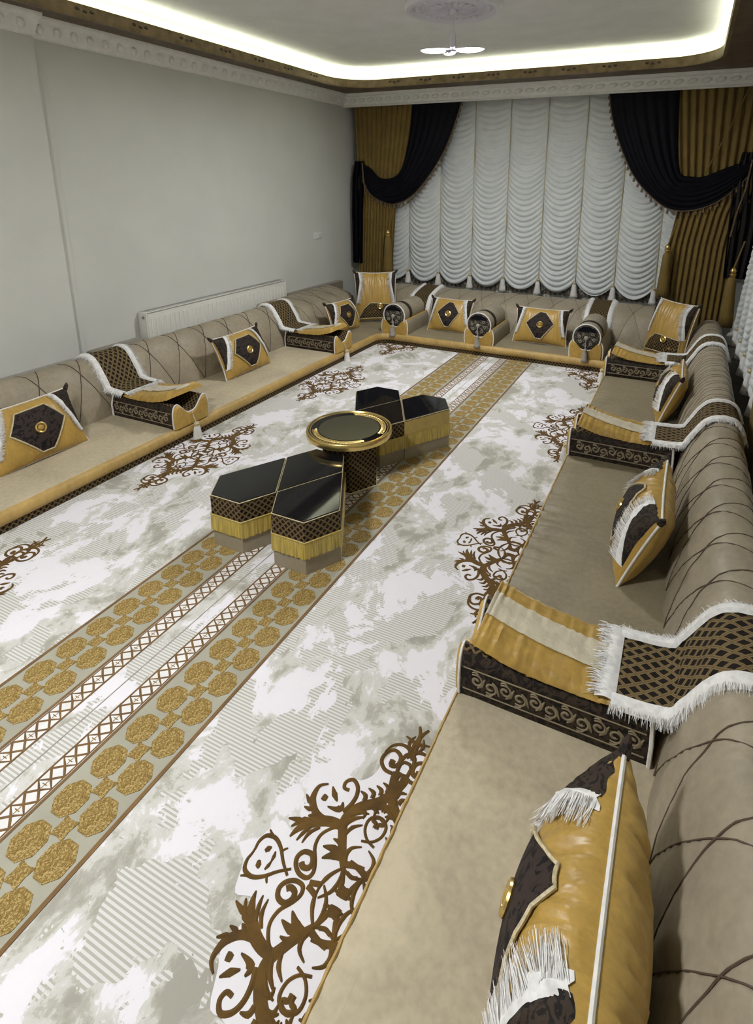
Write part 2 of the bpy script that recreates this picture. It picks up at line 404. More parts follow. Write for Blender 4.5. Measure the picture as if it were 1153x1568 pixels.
# dropped brown soffit with rounded opening, bronze edge, lit cove behind it
def rrect(x0, x1, y0, y1, r, n=10):
    out = []
    for cx, cy, a0 in ((x1 - r, y1 - r, 0), (x0 + r, y1 - r, PI / 2), (x0 + r, y0 + r, PI), (x1 - r, y0 + r, 1.5 * PI)):
        for k in range(n + 1):
            a = a0 + PI / 2 * k / n; out.append((cx + r * math.cos(a), cy + r * math.sin(a), math.cos(a), math.sin(a)))
    return out
OX0, OX1, OY0, OY1, ORAD = -3.64, 0.108, -1.5, 5.95, 0.42
inner = rrect(OX0, OX1, OY0, OY1, ORAD)
g = G(); N = len(inner); V = []; F = []
for (x, y, nx, ny) in inner:
    ox = XR if nx > 0.01 else XL; oy = YF if ny > 0.01 else YB
    if abs(nx) < 0.01: ox = x
    if abs(ny) < 0.01: oy = y
    V += [(x, y, ZSOF), (ox, oy, ZSOF), (x, y, ZSOF + 0.02), (ox, oy, ZSOF + 0.02)]
for i in range(N):
    a = 4 * i; c = 4 * ((i + 1) % N); F += [(a, c, c + 1, a + 1), (a + 2, a + 3, c + 3, c + 2)]
g.add(V, F); struct('trim_7', g, 'soffit')
path = inner + [inner[0]]
fas = struct('trim_8', G().sweep([(-0.012, ZSOF - 0.004), (-0.016, ZSOF + 0.02), (-0.008, ZSOF + 0.055), (-0.014, ZSOF + 0.078), (0.012, ZSOF + 0.078), (0.012, ZSOF - 0.004)], path, close=True, capends=False), 'fascia', True, 30)
go = G()
for dx in (-0.05, 0.0, 0.05): go.grid(lambda u, v, dx=dx: (dx + 0.018 * math.sin(PI * v) * math.cos(2 * PI * u), 0.008 * math.cos(PI * v), 0.012 * math.sin(PI * v) * math.sin(2 * PI * u) + abs(dx) * 0.12), 8, 5, cu=True)
orn = mkmesh('fascia_ornament', go, 'ornament')
for k in range(16): inst('ornament', orn, fas, (OX0 + 0.011, -1.0 + k * 0.42, ZSOF + 0.04), (0, 0, PI / 2))
for k in range(8): inst('ornament', orn, fas, (OX0 + 0.6 + k * 0.37, OY1 - 0.011, ZSOF + 0.04))
CV = 0.13
struct('trim_9', G().sweep([(0.012, ZSOF + 0.022), (CV, ZSOF + 0.022), (CV, ZCEIL)], path, capends=False), 'cove', True, 30)
led = obj('led_strip', G().sweep([(0.035, ZSOF + 0.045), (0.035, ZSOF + 0.06), (0.07, ZSOF + 0.06), (0.07, ZSOF + 0.045)], path, close=True, capends=False), 'led')
tag(led, 'glowing warm white light strip hidden in the ceiling cove', 'light strip')

# ceiling rose and pendant
rose = thing('ceiling_rose', 'round white plaster ceiling rose with moulded leaves above the lamp', 'ceiling rose', (LAMP[0], LAMP[1], ZCEIL))
obj('disc', G().lathe([(0.0, -0.03), (0.05, -0.03), (0.07, -0.018), (0.15, -0.02), (0.19, -0.035), (0.22, -0.022), (0.27, -0.02), (0.30, -0.045), (0.33, -0.04), (0.345, -0.015), (0.345, 0.0)], 48), 'lampwhite', rose)
gl = G(); gl.grid(lambda u, v: (0.06 + 0.12 * u, (v - 0.5) * 0.05 * math.sin(PI * min(1, u * 0.9 + 0.12)), -0.02 - 0.022 * math.sin(PI * u) * (1 - abs(2 * v - 1)) - 0.004), 6, 4)
leaf_me = mkmesh('leaf', gl, 'lampwhite')
for k in range(18): inst('leaf', leaf_me, rose, rot=(0, 0, 2 * PI * k / 18))
gl = G(); gl.grid(lambda u, v: (0.25 + 0.022 * math.sin(PI * v) * math.cos(2 * PI * u), 0.022 * math.sin(PI * v) * math.sin(2 * PI * u), -0.022 + 0.012 * math.cos(PI * v)), 8, 5, cu=True)
bl_me = mkmesh('pearl', gl, 'lampwhite')
for k in range(30): inst('pearl', bl_me, rose, rot=(0, 0, 2 * PI * k / 30))

def pendant(loc, label, watt):
    t = thing('pendant_lamp', label, 'lamp', (loc[0], loc[1], ZCEIL - 0.03))
    obj('canopy', G().lathe([(0.0, 0.0), (0.035, 0.0), (0.03, -0.018), (0.01, -0.03), (0.0, -0.03)], 20), 'lampwhite', t)
    obj('cord', G().tube([(0, 0, -0.02), (0, 0, -0.15)], 0.006, 8), 'lampwhite', t)
    so = obj('socket', G().lathe([(0.0, -0.13), (0.010, -0.13), (0.020, -0.16), (0.024, -0.235), (0.018, -0.245), (0.022, -0.26), (0.0, -0.262)], 20), 'lampwhite', t)
    for k, (an, dip) in enumerate(((PI + 0.44, -0.03), (0.44, 0.03), (-1.35, -0.30))):
        gg = G()
        def fn(u, v, s):
            w_ = 0.047 * math.sqrt(max(0.0, math.sin(PI * min(1, 0.06 + u * 0.93)))) * (1 if u < 0.98 else 0.4)
            return (0.022 + 0.20 * u, (v * 2 - 1) * w_, s * 0.022 * math.sqrt(max(0, 1 - (2 * v - 1) ** 2)) * math.sqrt(max(0.05, math.sin(PI * min(1, 0.04 + u * 0.94)))))
        gg.grid(lambda u, v: fn(u, v, 0.5), 12, 6, mi=1); gg.grid(lambda u, v: fn(u, v, -1), 12, 6, mi=0)
        lf = obj('light_panel', gg, ['lampglow', 'lampwhite'], t)
        lf.location = (0, 0, -0.252); lf.rotation_euler = (0, -dip, an)
        lf['label'] = 'glowing white leaf-shaped light panel'
    ld = bpy.data.lights.new('pendant_light', 'AREA'); ld.shape = 'DISK'; ld.size = 0.36; ld.energy = watt; ld.color = (0.97, 0.98, 1.0)
    lo = bpy.data.objects.new('pendant_light', ld); COL.objects.link(lo); lo.location = (0, 0, -0.30); lo.parent = t
    return t
pendant(LAMP, 'white pendant lamp with three glowing leaf panels under the ceiling rose', LAMP_WATT)
pendant((LAMP[0], 0.2), 'white pendant lamp with three leaf panels over the near half of the carpet', LAMP2_WATT)

# ------------------------------------------------------------------ carpet
ZC = 0.006
RX0, RX1, RY0, RY1 = -2.97, -0.12, -1.9, 5.3
carpet = thing('carpet', 'white and grey marbled carpet with gold octagon bands and brown scroll medallions', 'carpet', (-1.545, 2.0, 0.0))
obj('field', G().box(RX0, RX1, RY0, RY1, 0.0, ZC), 'field', carpet, False, world=True)
CX = -1.5435
def strip(x0, x1, z, mat, name, gg=None):
    q = gg or G(); q.box(x0, x1, RY0, RY1, ZC - 0.001, z); 
    return q if gg is not None else obj(name, q, mat, carpet, False, world=True)
for s in (-1, 1):
    a, c = sorted((CX + s * 0.362, CX + s * 0.128)); strip(a, c, ZC + 0.0008, 'band', 'octagon_band')
    a, c = sorted((CX + s * 0.128, CX + s * 0.060)); strip(a, c, ZC + 0.0008, 'bandwhite', 'lattice_band')
gl = G()
for s in (-1, 1):
    for d, w_ in ((0.362, 0.012), (0.130, 0.009), (0.121, 0.004), (0.061, 0.006)):
        strip(CX + s * d - w_ / 2, CX + s * d + w_ / 2, ZC + 0.0022, None, None, gl)
obj('stripe', gl, 'rugline', carpet, False, world=True)['kind'] = 'stuff'
gl = G(); strip(CX - 0.0025, CX + 0.0015, ZC + 0.0012, None, None, gl)
obj('centre_seam', gl, 'silver', carpet, False, world=True)
PY = 0.1155
gx = G(); gq = G()
def octo(gg, rx, ry, z, r):
    gg.tube([(rx * math.cos(PI / 8 + k * PI / 4), ry * math.sin(PI / 8 + k * PI / 4), z) for k in range(8)], r, 4, closed=True, mi=1)
g8 = G(); g8.prism([(0.0475 * math.cos(PI / 8 + k * PI / 4), 0.0515 * math.sin(PI / 8 + k * PI / 4)) for k in range(8)], ZC, ZC + 0.0025)
octo(g8, 0.031, 0.034, ZC + 0.0022, 0.0008); octo(g8, 0.042, 0.0455, ZC + 0.0022, 0.0006)
for k in range(8):
    a = k * PI / 4
    g8.tube([(0.010 * math.cos(a), 0.011 * math.sin(a), ZC + 0.0022), (0.024 * math.cos(a + 0.5), 0.026 * math.sin(a + 0.5), ZC + 0.0022)], 0.0010, 3, mi=1)
oct_me = mkmesh('octagon', g8, ['oct', 'octline'], False)
g4 = G(); sp = []
for k in range(4):
    a = PI / 4 + k * PI / 2
    sp.append((0.034 * math.cos(a), 0.036 * math.sin(a))); a += PI / 4; sp.append((0.020 * math.cos(a), 0.0215 * math.sin(a)))
g4.prism(sp, ZC, ZC + 0.0025)
for k in range(4):
    a = PI / 4 * k
    g4.tube([(-0.019 * math.cos(a), -0.02 * math.sin(a), ZC + 0.0022), (0.019 * math.cos(a), 0.02 * math.sin(a), ZC + 0.0022)], 0.0010, 3, mi=1)
sq_me = mkmesh('square_motif', g4, ['oct', 'octline'], False)
cl = carpet.location
for s in (-1, 1):
    for i in range(int((RY1 - RY0) / PY)):
        y = 0.571 + PY * (i - 21)
        if y < RY0 + 0.06 or y > RY1 - 0.16 or y < -0.6: continue
        for dx in (0.195, 0.302): inst('octagon', oct_me, carpet, (CX + s * dx - cl.x, y - cl.y, 0))
        inst('square_motif', sq_me, carpet, (CX + s * 0.2485 - cl.x, y + PY / 2 - cl.y, 0))
    pl = 0.0755
    for i in range(int((RY1 - RY0) / pl) - 1):
        y = RY0 + 0.05 + pl * i; x0 = CX + s * 0.119; x1 = CX + s * 0.064; xm = (x0 + x1) / 2
        for pts in ([(x0, y), (xm, y + pl * 0.28), (x1, y + pl * 0.5), (xm, y + pl * 0.72), (x0, y + pl)], [(x1, y), (xm, y + pl * 0.28), (x0, y + pl * 0.5), (xm, y + pl * 0.72), (x1, y + pl)]):
            ribbon(gx, pts, (0.0075, 0.0075, 0.0075), lambda a, c, h: (a, c, ZC + 0.0009 + h), 0.0022, 1)
        yc = y + pl * 0.5
        for q in ([(xm - 0.009, yc), (xm + 0.009, yc)], [(xm, yc - 0.011), (xm, yc + 0.011)]):
            ribbon(gq, q, (0.003, 0.003, 0.003), lambda a, c, h: (a, c, ZC + 0.0009 + h), 0.0012, 1)
obj('braid_pattern', gx, 'rugline', carpet, False, world=True)['kind'] = 'stuff'
obj('cross_pattern', gq, 'oct', carpet, False, world=True)['kind'] = 'stuff'
MED = [((6,14,8),[(-0.299,-0.012),(-0.298,0.005),(-0.3,0.023),(-0.291,0.042),(-0.267,0.047),(-0.241,0.035),(-0.216,0.012),(-0.188,-0.008)]),((10,18,4),[(-0.272,0.011),(-0.267,0.02),(-0.262,0.026)]),((4,12,3),[(-0.243,-0.001),(-0.244,0.011),(-0.247,0.022)]),((2,10,6),[(-0.292,0.057),(-0.277,0.049),(-0.264,0.047)]),((2,8,6),[(-0.223,0.042),(-0.229,0.036),(-0.232,0.03)]),((18,14,10),[(-0.174,0.031),(-0.165,0.024),(-0.151,0.028),(-0.149,0.043),(-0.161,0.056),(-0.181,0.053),(-0.19,0.037),(-0.183,0.02),(-0.164,0.008),(-0.142,0.009),(-0.135,0.025),(-0.144,0.046),(-0.163,0.073),(-0.166,0.102),(-0.15,0.127),(-0.13,0.141)]),((16,16,16),[(-0.131,-0.004),(-0.119,-0.007),(-0.104,-0.012)]),((6,14,8),[(-0.104,-0.01),(-0.103,0.015),(-0.093,0.04),(-0.075,0.063)]),((6,14,8),[(-0.096,-0.014),(-0.075,0.008),(-0.068,0.032),(-0.071,0.061)]),((22,18,12),[(-0.084,0.068),(-0.062,0.077),(-0.025,0.084)]),((14,18,10),[(-0.074,0.068),(-0.06,0.036),(-0.054,0.015)]),((12,12,4),[(-0.06,0.06),(-0.042,0.056),(-0.02,0.064)]),((14,14,4),[(-0.075,0.075),(-0.082,0.094),(-0.076,0.112),(-0.055,0.124)]),((20,26,3),[(-0.087,0.082),(-0.11,0.078),(-0.134,0.06)]),((18,24,3),[(-0.091,0.087),(-0.118,0.09),(-0.146,0.084)]),((16,18,3),[(-0.093,0.093),(-0.109,0.108),(-0.131,0.11)]),((14,12,8),[(-0.042,0.176),(-0.041,0.188),(-0.029,0.193),(-0.036,0.202),(-0.053,0.204),(-0.07,0.19),(-0.069,0.165),(-0.052,0.145),(-0.026,0.136)]),((3,16,12),[(-0.08,0.215),(-0.062,0.227),(-0.036,0.232)]),((24,34,30),[(-0.074,0.069),(-0.095,0.095),(-0.114,0.126),(-0.127,0.152),(-0.125,0.178),(-0.105,0.209),(-0.069,0.239),(-0.046,0.273),(-0.032,0.312),(-0.03,0.333)]),((10,14,4),[(-0.109,0.129),(-0.101,0.153),(-0.079,0.17)]),((8,16,3),[(-0.121,0.144),(-0.111,0.17),(-0.083,0.191)]),((8,14,3),[(-0.121,0.173),(-0.101,0.194),(-0.077,0.201)]),((8,12,3),[(-0.09,0.217),(-0.065,0.218),(-0.054,0.212)]),((28,36,4),[(-0.121,0.144),(-0.153,0.143),(-0.186,0.131),(-0.214,0.11),(-0.23,0.085),(-0.236,0.065)]),((8,20,3),[(-0.197,0.122),(-0.226,0.115),(-0.248,0.087)]),((8,18,3),[(-0.208,0.113),(-0.239,0.109),(-0.266,0.101)]),((8,14,3),[(-0.177,0.117),(-0.195,0.095),(-0.199,0.066)]),((8,14,3),[(-0.198,0.111),(-0.21,0.087),(-0.215,0.065)]),((6,24,20),[(-0.22,0.222),(-0.239,0.208),(-0.241,0.185),(-0.232,0.162),(-0.207,0.143),(-0.17,0.138),(-0.132,0.144)]),((3,16,8),[(-0.259,0.172),(-0.242,0.161),(-0.231,0.158)]),((3,16,8),[(-0.246,0.143),(-0.229,0.144),(-0.219,0.149)]),((3,16,8),[(-0.223,0.128),(-0.213,0.133),(-0.202,0.142)]),((20,22,16),[(-0.216,0.187),(-0.209,0.186),(-0.201,0.186)]),((3,20,4),[(-0.205,0.221),(-0.189,0.205),(-0.172,0.192)]),((4,24,6),[(-0.189,0.17),(-0.164,0.174),(-0.153,0.184),(-0.157,0.197)]),((12,14,16),[(-0.158,0.232),(-0.174,0.232),(-0.178,0.248),(-0.163,0.262),(-0.142,0.251),(-0.132,0.228),(-0.134,0.2),(-0.144,0.175)]),((16,16,2),[(-0.106,0.224),(-0.11,0.239),(-0.128,0.244)]),((16,16,2),[(-0.09,0.239),(-0.093,0.255),(-0.112,0.26)]),((16,16,2),[(-0.073,0.255),(-0.077,0.27),(-0.095,0.276)]),((16,16,2),[(-0.06,0.269),(-0.063,0.285),(-0.082,0.291)]),((16,16,2),[(-0.047,0.289),(-0.05,0.305),(-0.069,0.311)]),((16,16,2),[(-0.037,0.314),(-0.04,0.33),(-0.059,0.337)]),((14,14,2),[(-0.103,0.204),(-0.087,0.198),(-0.087,0.183)]),((14,14,2),[(-0.08,0.222),(-0.065,0.216),(-0.064,0.201)]),((14,14,2),[(-0.057,0.241),(-0.042,0.234),(-0.042,0.219)]),((14,14,2),[(-0.04,0.263),(-0.025,0.256),(-0.025,0.241)]),((22,14,14),[(-0.087,0.362),(-0.085,0.346),(-0.068,0.354),(-0.07,0.379),(-0.093,0.391),(-0.113,0.377),(-0.118,0.348),(-0.098,0.327),(-0.073,0.325)]),((8,16,14),[(-0.12,0.373),(-0.108,0.402),(-0.079,0.416),(-0.049,0.407),(-0.028,0.382),(-0.028,0.347),(-0.03,0.325)]),((14,18,10),[(-0.036,0.382),(-0.04,0.425),(-0.044,0.461),(-0.03,0.492)]),((4,14,10),[(-0.085,0.446),(-0.059,0.439),(-0.041,0.429)]),((10,14,6),[(-0.034,0.405),(-0.023,0.433),(-0.032,0.457)]),((10,14,4),[(-0.035,0.387),(-0.056,0.395),(-0.066,0.381)]),((10,14,4),[(-0.03,0.368),(-0.052,0.37),(-0.059,0.358)]),((10,22,3),[(-0.057,0.031),(-0.043,0.023),(-0.024,0.015)]),((3,16,4),[(-0.06,0.012),(-0.042,0.015),(-0.028,0.021)])]
KW = 0.00084
MX = 0.045
def medallion(cx, cy, sxs=(-1, 1), part='medallion'):
    gg = G(); gwh = G()
    hull = [(-0.335, 0.03), (-0.30, 0.085), (-0.24, 0.10), (-0.25, 0.19), (-0.20, 0.27), (-0.13, 0.30), (-0.12, 0.36), (-0.10, 0.42), (-0.05, 0.46), (0, 0.48)]
    for sx in sxs:
        for sy in (-1, 1):
            for w_, pts in MED:
                ribbon(gg, [((p[0] + MX) * -sx, p[1] * sy) for p in pts], tuple(max(k, 5) * KW for k in w_), lambda a, c, h: (cx + a, cy + c, ZC + 0.0010 + h), 0.0026, 4)
            pl_ = [(0, 0), (-0.30, 0)] + [(min(0, p[0] * 0.93 + MX), p[1] * 0.96) for p in hull]
            pl_ = [(0, 0)] + [(q.x, q.y + 0.008 * min(1.0, q.y * 25) * math.sin(60 * q.x + 40 * q.y)) for q in cat_rom(pl_[1:], 5)]
            V = [(cx + min(0, p[0]) * -sx, cy + p[1] * sy, ZC + 0.0008) for p in pl_]
            gwh.add(V, [(0, k, k + 1) for k in range(1, len(V) - 1)])
    o = obj(part, gg, 'rugbrown', carpet, world=True); 
    obj('medallion_ground', gwh, 'rugwhite', carpet, False, world=True)
    return o
for k in range(0, 3): medallion(-0.56, 0.80 + 1.465 * k)
for k in range(0, 3): medallion(-2.565, 0.93 + 1.465 * k)
medallion(-2.56, 5.20); medallion(-0.60, 5.10)

# ------------------------------------------------------------------ floor seats
def seatprof():
    # (d, z) from the floor at the front edge, over the top, to the back
    lat = [(0.006, 0.004), (0.004, 0.02), (0.004, 0.048)]
    gold = [(0.003, 0.046), (-0.006, 0.056), (-0.008, 0.075), (-0.003, 0.095), (0.010, 0.108), (0.022, 0.112), (0.026, 0.108)]
    return lat, gold
def build_seat(t, path, depth, slim=False, mat='seat'):
    """path: (x, y, nx, ny, depth)"""
    lat, gold = seatprof()
    if slim: gold = gold[:4] + [(0.001, 0.106), (0.007, 0.112), (0.010, 0.108)]
    p4 = [q[:4] for q in path]
    obj('lattice_band', G().sweep(lat, p4, capends=False), 'latband', t, world=True)
    # gold edge, finely gathered
    V = []; U = []; F = []; al = 0; n = len(gold)
    for j, (x, y, nx, ny, dp) in enumerate(path):
        if j: al += math.dist(path[j - 1][:2], (x, y))
        k = 1 + 0.0
        for i, (d, z) in enumerate(gold):
            r = 0.0022 * noise.noise(Vector((al * 45, i * 0.4, 3.1)))
            V.append((x + nx * (d - r), y + ny * (d - r), z + r * 0.6)); U.append((al, i * 0.015))
    for j in range(len(path) - 1):
        for i in range(n - 1): F.append((j * n + i, j * n + i + 1, (j + 1) * n + i + 1, (j + 1) * n + i))
    obj('gold_edge', G().add(V, F, U), 'goldband', t, world=True)
    # velvet top
    ds = [0.006 if slim else 0.018, 0.03, 0.045, 0.065, 0.09, 0.12, 0.16, 0.22, 0.30, 0.40, 0.50, 0.60, 0.70, 0.80, 0.90, 1.0]
    V = []; U = []; F = []; al = 0; n = len(ds) + 1
    for j, (x, y, nx, ny, dp) in enumerate(path):
        if j: al += math.dist(path[j - 1][:2], (x, y))
        for i, q in enumerate(ds):
            d = q * dp if i > 3 else q
            z = 0.106 + 0.006 * min(1, d / 0.06)
            pk = max(0.0, noise.noise(Vector((al * 0.9, 7.7, 0.3))) + 0.15)
            if slim: pk += 1.0 * math.exp(-((y - 2.45) / 0.28) ** 2)
            z += 0.010 * pk * noise.noise(Vector((al * 42, d * 6, 1.7))) * math.exp(-((d - 0.05) / 0.07) ** 2)
            z += 0.003 * noise.noise(Vector((x * 2.3 + nx * d * 3, y * 2.3 + ny * d * 3, 0.5)))
            V.append((x + nx * d, y + ny * d, z)); U.append((al, d))
        V.append((x + nx * dp, y + ny * dp, 0.004)); U.append((al, dp + 0.1))
    for j in range(len(path) - 1):
        for i in range(n - 1): F.append((j * n + i, j * n + i + 1, (j + 1) * n + i + 1, (j + 1) * n + i))
    obj('cushion', G().add(V, F, U), mat, t, world=True)
RC = 0.14; DS = 0.585
def straight(x0, y0, x1, y1, nx, ny, step=0.014, dep=DS):
    n = max(2, int(math.dist((x0, y0), (x1, y1)) / step))
    return [(x0 + (x1 - x0) * k / n, y0 + (y1 - y0) * k / n, nx, ny, dep) for k in range(n + 1)]
def arcp(cx, cy, a0, a1, n=10):
    out = []
    for k in range(n + 1):
        a = a0 + (a1 - a0) * k / n; nx, ny = math.cos(a), math.sin(a)
        # depth until the square corner behind
        e = RC + DS; dep = min(e / max(abs(nx), 1e-6), e / max(abs(ny), 1e-6)) - RC
        out.append((cx + RC * nx, cy + RC * ny, nx, ny, dep))
    return out
GSEAT = 'velvet floor seats around the carpet'
def left_seat(y0, y1, label, mat, corner=False):
    t = thing('floor_seat', label, 'floor seat', (-3.1, (y0 + y1) / 2, 0), group=GSEAT)
    build_seat(t, straight(XSL, y0, XSL, y1, -1, 0) + (arcp(XSL + RC, YSF - RC, PI, 0.75 * PI)[1:] if corner else []), DS, False, mat)
def right_seat(y0, y1, label, mat, corner=False):
    t = thing('floor_seat', label, 'floor seat', (-0.2, (y0 + y1) / 2, 0), group=GSEAT)
    build_seat(t, (arcp(XSR - RC, YSF - RC, 0.25 * PI, 0.0)[:-1] if corner else []) + straight(XSR, y1, XSR, y0, 1, 0), DS, True, mat)
left_seat(-1.6, 2.549, 'lit-toned velvet floor seat with gold edge before the stepped left wall', 'seat')
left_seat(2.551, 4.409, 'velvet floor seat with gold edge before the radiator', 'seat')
left_seat(4.411, YSF - RC, 'shade-toned velvet floor seat between the radiator end and the square corner pillow', 'seatshade', True)
t = thing('floor_seat', 'shade-toned velvet floor seat with gold edge below the window curtains', 'floor seat', (-1.6, 5.4, 0), group=GSEAT)
build_seat(t, arcp(XSL + RC, YSF - RC, 0.75 * PI, 0.5 * PI)[:-1] + straight(XSL + RC, YSF, XSR - RC, YSF, 0, 1) + arcp(XSR - RC, YSF - RC, 0.5 * PI, 0.25 * PI)[1:], DS, False, 'seatshade')
right_seat(3.301, YSF - RC, 'shade-toned velvet floor seat carrying the small gold pillow beside the white side curtain', 'seatshade', True)
right_seat(1.516, 3.299, 'shade-toned velvet floor seat between the two wide fringed runners', 'seatshade')
right_seat(-1.6, 1.514, 'lit-toned velvet floor seat carrying the largest gold pillow', 'seat')

# ------------------------------------------------------------------ back cushions
def prof_pts(pr, n=26):
    P = cat_rom(pr, 8); ac = [0]
    for i in range(1, len(P)): ac.append(ac[-1] + (P[i] - P[i - 1]).length)
    T = ac[-1]; out = []
    for k in range(n + 1):
        s = T * k / n; i = 0
        while i < len(P) - 2 and ac[i + 1] < s: i += 1
        q = (s - ac[i]) / max(1e-9, ac[i + 1] - ac[i]); out.append(P[i].lerp(P[i + 1], q))
    return out, T
ROLL = [(0.0, 0.108), (0.018, 0.20), (0.062, 0.33), (0.125, 0.435), (0.19, 0.462), (0.25, 0.445), (0.285, 0.36), (0.29, 0.16)]
ROLLH = [(0.0, 0.108), (0.02, 0.21), (0.07, 0.35), (0.14, 0.455), (0.20, 0.48), (0.26, 0.46), (0.295, 0.37), (0.30, 0.16)]
WIDE = [(0.0, 0.108), (0.015, 0.19), (0.05, 0.29), (0.11, 0.37), (0.16, 0.395), (0.28, 0.425), (0.42, 0.445), (0.45, 0.42), (0.455, 0.16)]
def place(frame, s, d, z):
    """frame: 'L','R','F' -> world point at distance s along the run"""
    return {'L': (XBL - d, s, z), 'R': (XBR + d, s, z), 'F': (s, YBF + d, z)}[frame]
def back_cushion(frame, s0, s1, pr, label, pitch=0.235, rows=2, quilt=0.012, seed=0.0, slope=1.0, stitch=True, sr=0.0020):
    mid = (s0 + s1) / 2
    t = thing('back_cushion', label, 'back cushion', place(frame, mid, 0.14, ZS), group=None)
    P, T = prof_pts(pr); nP = len(P); nS = max(8, int((s1 - s0) / 0.0125))
    nrm = []
    for i in range(nP):
        d = P[min(i + 1, nP - 1)] - P[max(i - 1, 0)]; nrm.append(Vector((-d.y, d.x, 0)).normalized())
    QT = T * 0.80 / rows          # height of one diamond along the profile
    def surf(s, q, off=0.0):      # s along, q arc position
        k = max(0.0, min(1.0, q / T)) * (nP - 1); i = min(int(k), nP - 2); f = k - i
        p = P[i].lerp(P[i + 1], f); n = nrm[i].lerp(nrm[i + 1], f)
        a = (s / pitch + q / QT * 0.5 * slope) % 1.0; c = (s / pitch - q / QT * 0.5 * slope) % 1.0
        puff = (abs(math.sin(PI * a)) * abs(math.sin(PI * c))) ** 0.5 * quilt
        e = min(1.0, min(s - s0, s1 - s) / 0.05); e = max(0.0, e); ed = -0.018 * (1 - math.sqrt(max(0, 1 - (1 - e) ** 2)))
        wr = 0.004 * noise.noise(Vector((s * 9 + seed, q * 16, 2.0)))
        h = puff + ed + wr + off
        return place(frame, s, p.x + n.x * h, p.y + n.y * h)
    g = G(); g.grid(lambda u, v: surf(s0 + u * (s1 - s0), v * T), nS, 44, s1 - s0, T)
    for s in (s0, s1):
        V = [surf(s, T * k / 20) for k in range(21)]; g.add(V, [tuple(range(21))])
    obj('cover', g, 'back', t, world=True, auto=60)
    if stitch:
        gs = G()
        for sg in (1, -1):
            k0 = int((s0 - T * 2) / pitch) - 2; k1 = int((s1 + T * 2) / pitch) + 2
            for k in range(k0, k1):
                pts = []
                for j in range(41):
                    q = T * 0.84 * j / 40; s = k * pitch + sg * q / QT * 0.5 * pitch * slope
                    if s0 + 0.012 < s < s1 - 0.012: pts.append(surf(s, q, 0.0032))
                if len(pts) > 2: gs.tube(pts, sr, 5)
        obj('quilt_cord', gs, 'stitch', t, world=True)['kind'] = 'stuff'
    return t
back_cushion('L', -1.4, 2.55, ROLLH, 'taupe quilted back roll by the stepped left wall', 0.27, 2, 0.012, 1.0, sr=0.0028)
back_cushion('L', 2.555, 4.41, ROLLH, 'taupe quilted back roll in front of the white radiator', 0.27, 2, 0.012, 5.0, sr=0.0028)
back_cushion('L', 4.415, 5.70, WIDE, 'taupe back cushion between the radiator end and the corner', 0.24, 2, 0.006, 9.0, sr=0.0014)
back_cushion('F', XBL + 0.02, XBR - 0.02, WIDE, 'taupe quilted back cushion below the white balloon curtain', 0.26, 2, 0.008, 13.0, sr=0.0014)
back_cushion('R', -1.4, 1.53, ROLL, 'large-diamond quilted taupe back roll with the nearest big gold pillow against it', 0.225, 2, 0.013, 17.0)
back_cushion('R', 1.535, 3.30, ROLL, 'quilted taupe back roll between the two wide fringed runners', 0.215, 2, 0.010, 21.0)
back_cushion('R', 3.305, 4.88, ROLL, 'taupe back roll with fine chevron seams behind the small gold pillow', 0.13, 1, 0.007, 25.0, sr=0.0009)
back_cushion('R', 4.885, 5.70, ROLL, 'short taupe back roll ending at the gold corner pillow', 0.13, 1, 0.007, 29.0, sr=0.0009)
# padded ledges between the back cushions and the wall
def ledge(x0, x1, y0, y1, z, label):
    o = obj('backrest_ledge', G().box(x0, x1, y0, y1, 0.0, z, 0, 0.02), 'ledge'); tag(o, label, 'ledge')
ledge(XL + 0.002, XBL - 0.318, 2.67, 3.12, 0.415, 'flat taupe ledge between back roll and wall beside the radiator')
ledge(XL + 0.075, XBL - 0.318, -1.4, 2.57, 0.415, 'flat taupe ledge behind the back roll along the stepped wall')
ledge(XL + 0.13, XBL - 0.318, 3.125, 4.40, 0.385, 'narrow taupe ledge squeezed between radiator and back roll')
ledge(XL + 0.002, XBL - 0.472, 5.02, 6.10, 0.44, 'taupe padded ledge between radiator end and black curtain tail')

# ------------------------------------------------------------------ tassels, armrests, runners, bolsters
def tassel(parent, top, cord_len, L_, mat='white', r=0.02, capmat='braid', lean=(0, 0), name='tassel'):
    x, y, z = top
    hx, hy = x + lean[0], y + lean[1]
    g = G(); g.tube([(x, y, z), ((x + hx) / 2, (y + hy) / 2, z - cord_len * 0.5), (hx, hy, z - cord_len)], 0.004, 6)
    c = obj(name, g, capmat, parent)
    g = G(); g.lathe([(0.0, 0.012), (r * 0.5, 0.009), (r * 0.7, 0), (r * 0.5, -0.012), (r * 0.62, -0.02)], 14, (hx, hy, z - cord_len)); obj('tassel_head', g, capmat, c)
    g = G(); zc = z - cord_len - 0.016
    prof = [(r * 0.55, 0), (r * 0.75, -L_ * 0.15), (r * 0.9, -L_ * 0.5), (r * 1.15, -L_ * 0.8), (r * 1.35, -L_), (r * 0.3, -L_ * 0.99)]
    g.lathe(prof, 48, (hx, hy, zc), rib=0.09, nrib=16)
    obj('tassel_skirt', g, mat, c, auto=None)
    return c
HWA = 0.145                       # half width of an armrest
AP = [(-HWA, 0.0), (-HWA - 0.004, 0.05), (-HWA, 0.115), (-HWA + 0.016, 0.150), (-HWA + 0.040, 0.155), (-HWA + 0.066, 0.130), (-0.04, 0.088), (0.0, 0.076)]
APF = AP + [(-p[0], p[1]) for p in reversed(AP[:-1])]
def smooth_prof(pr, n=4): return [(p.x, p.y) for p in cat_rom(pr, n)]
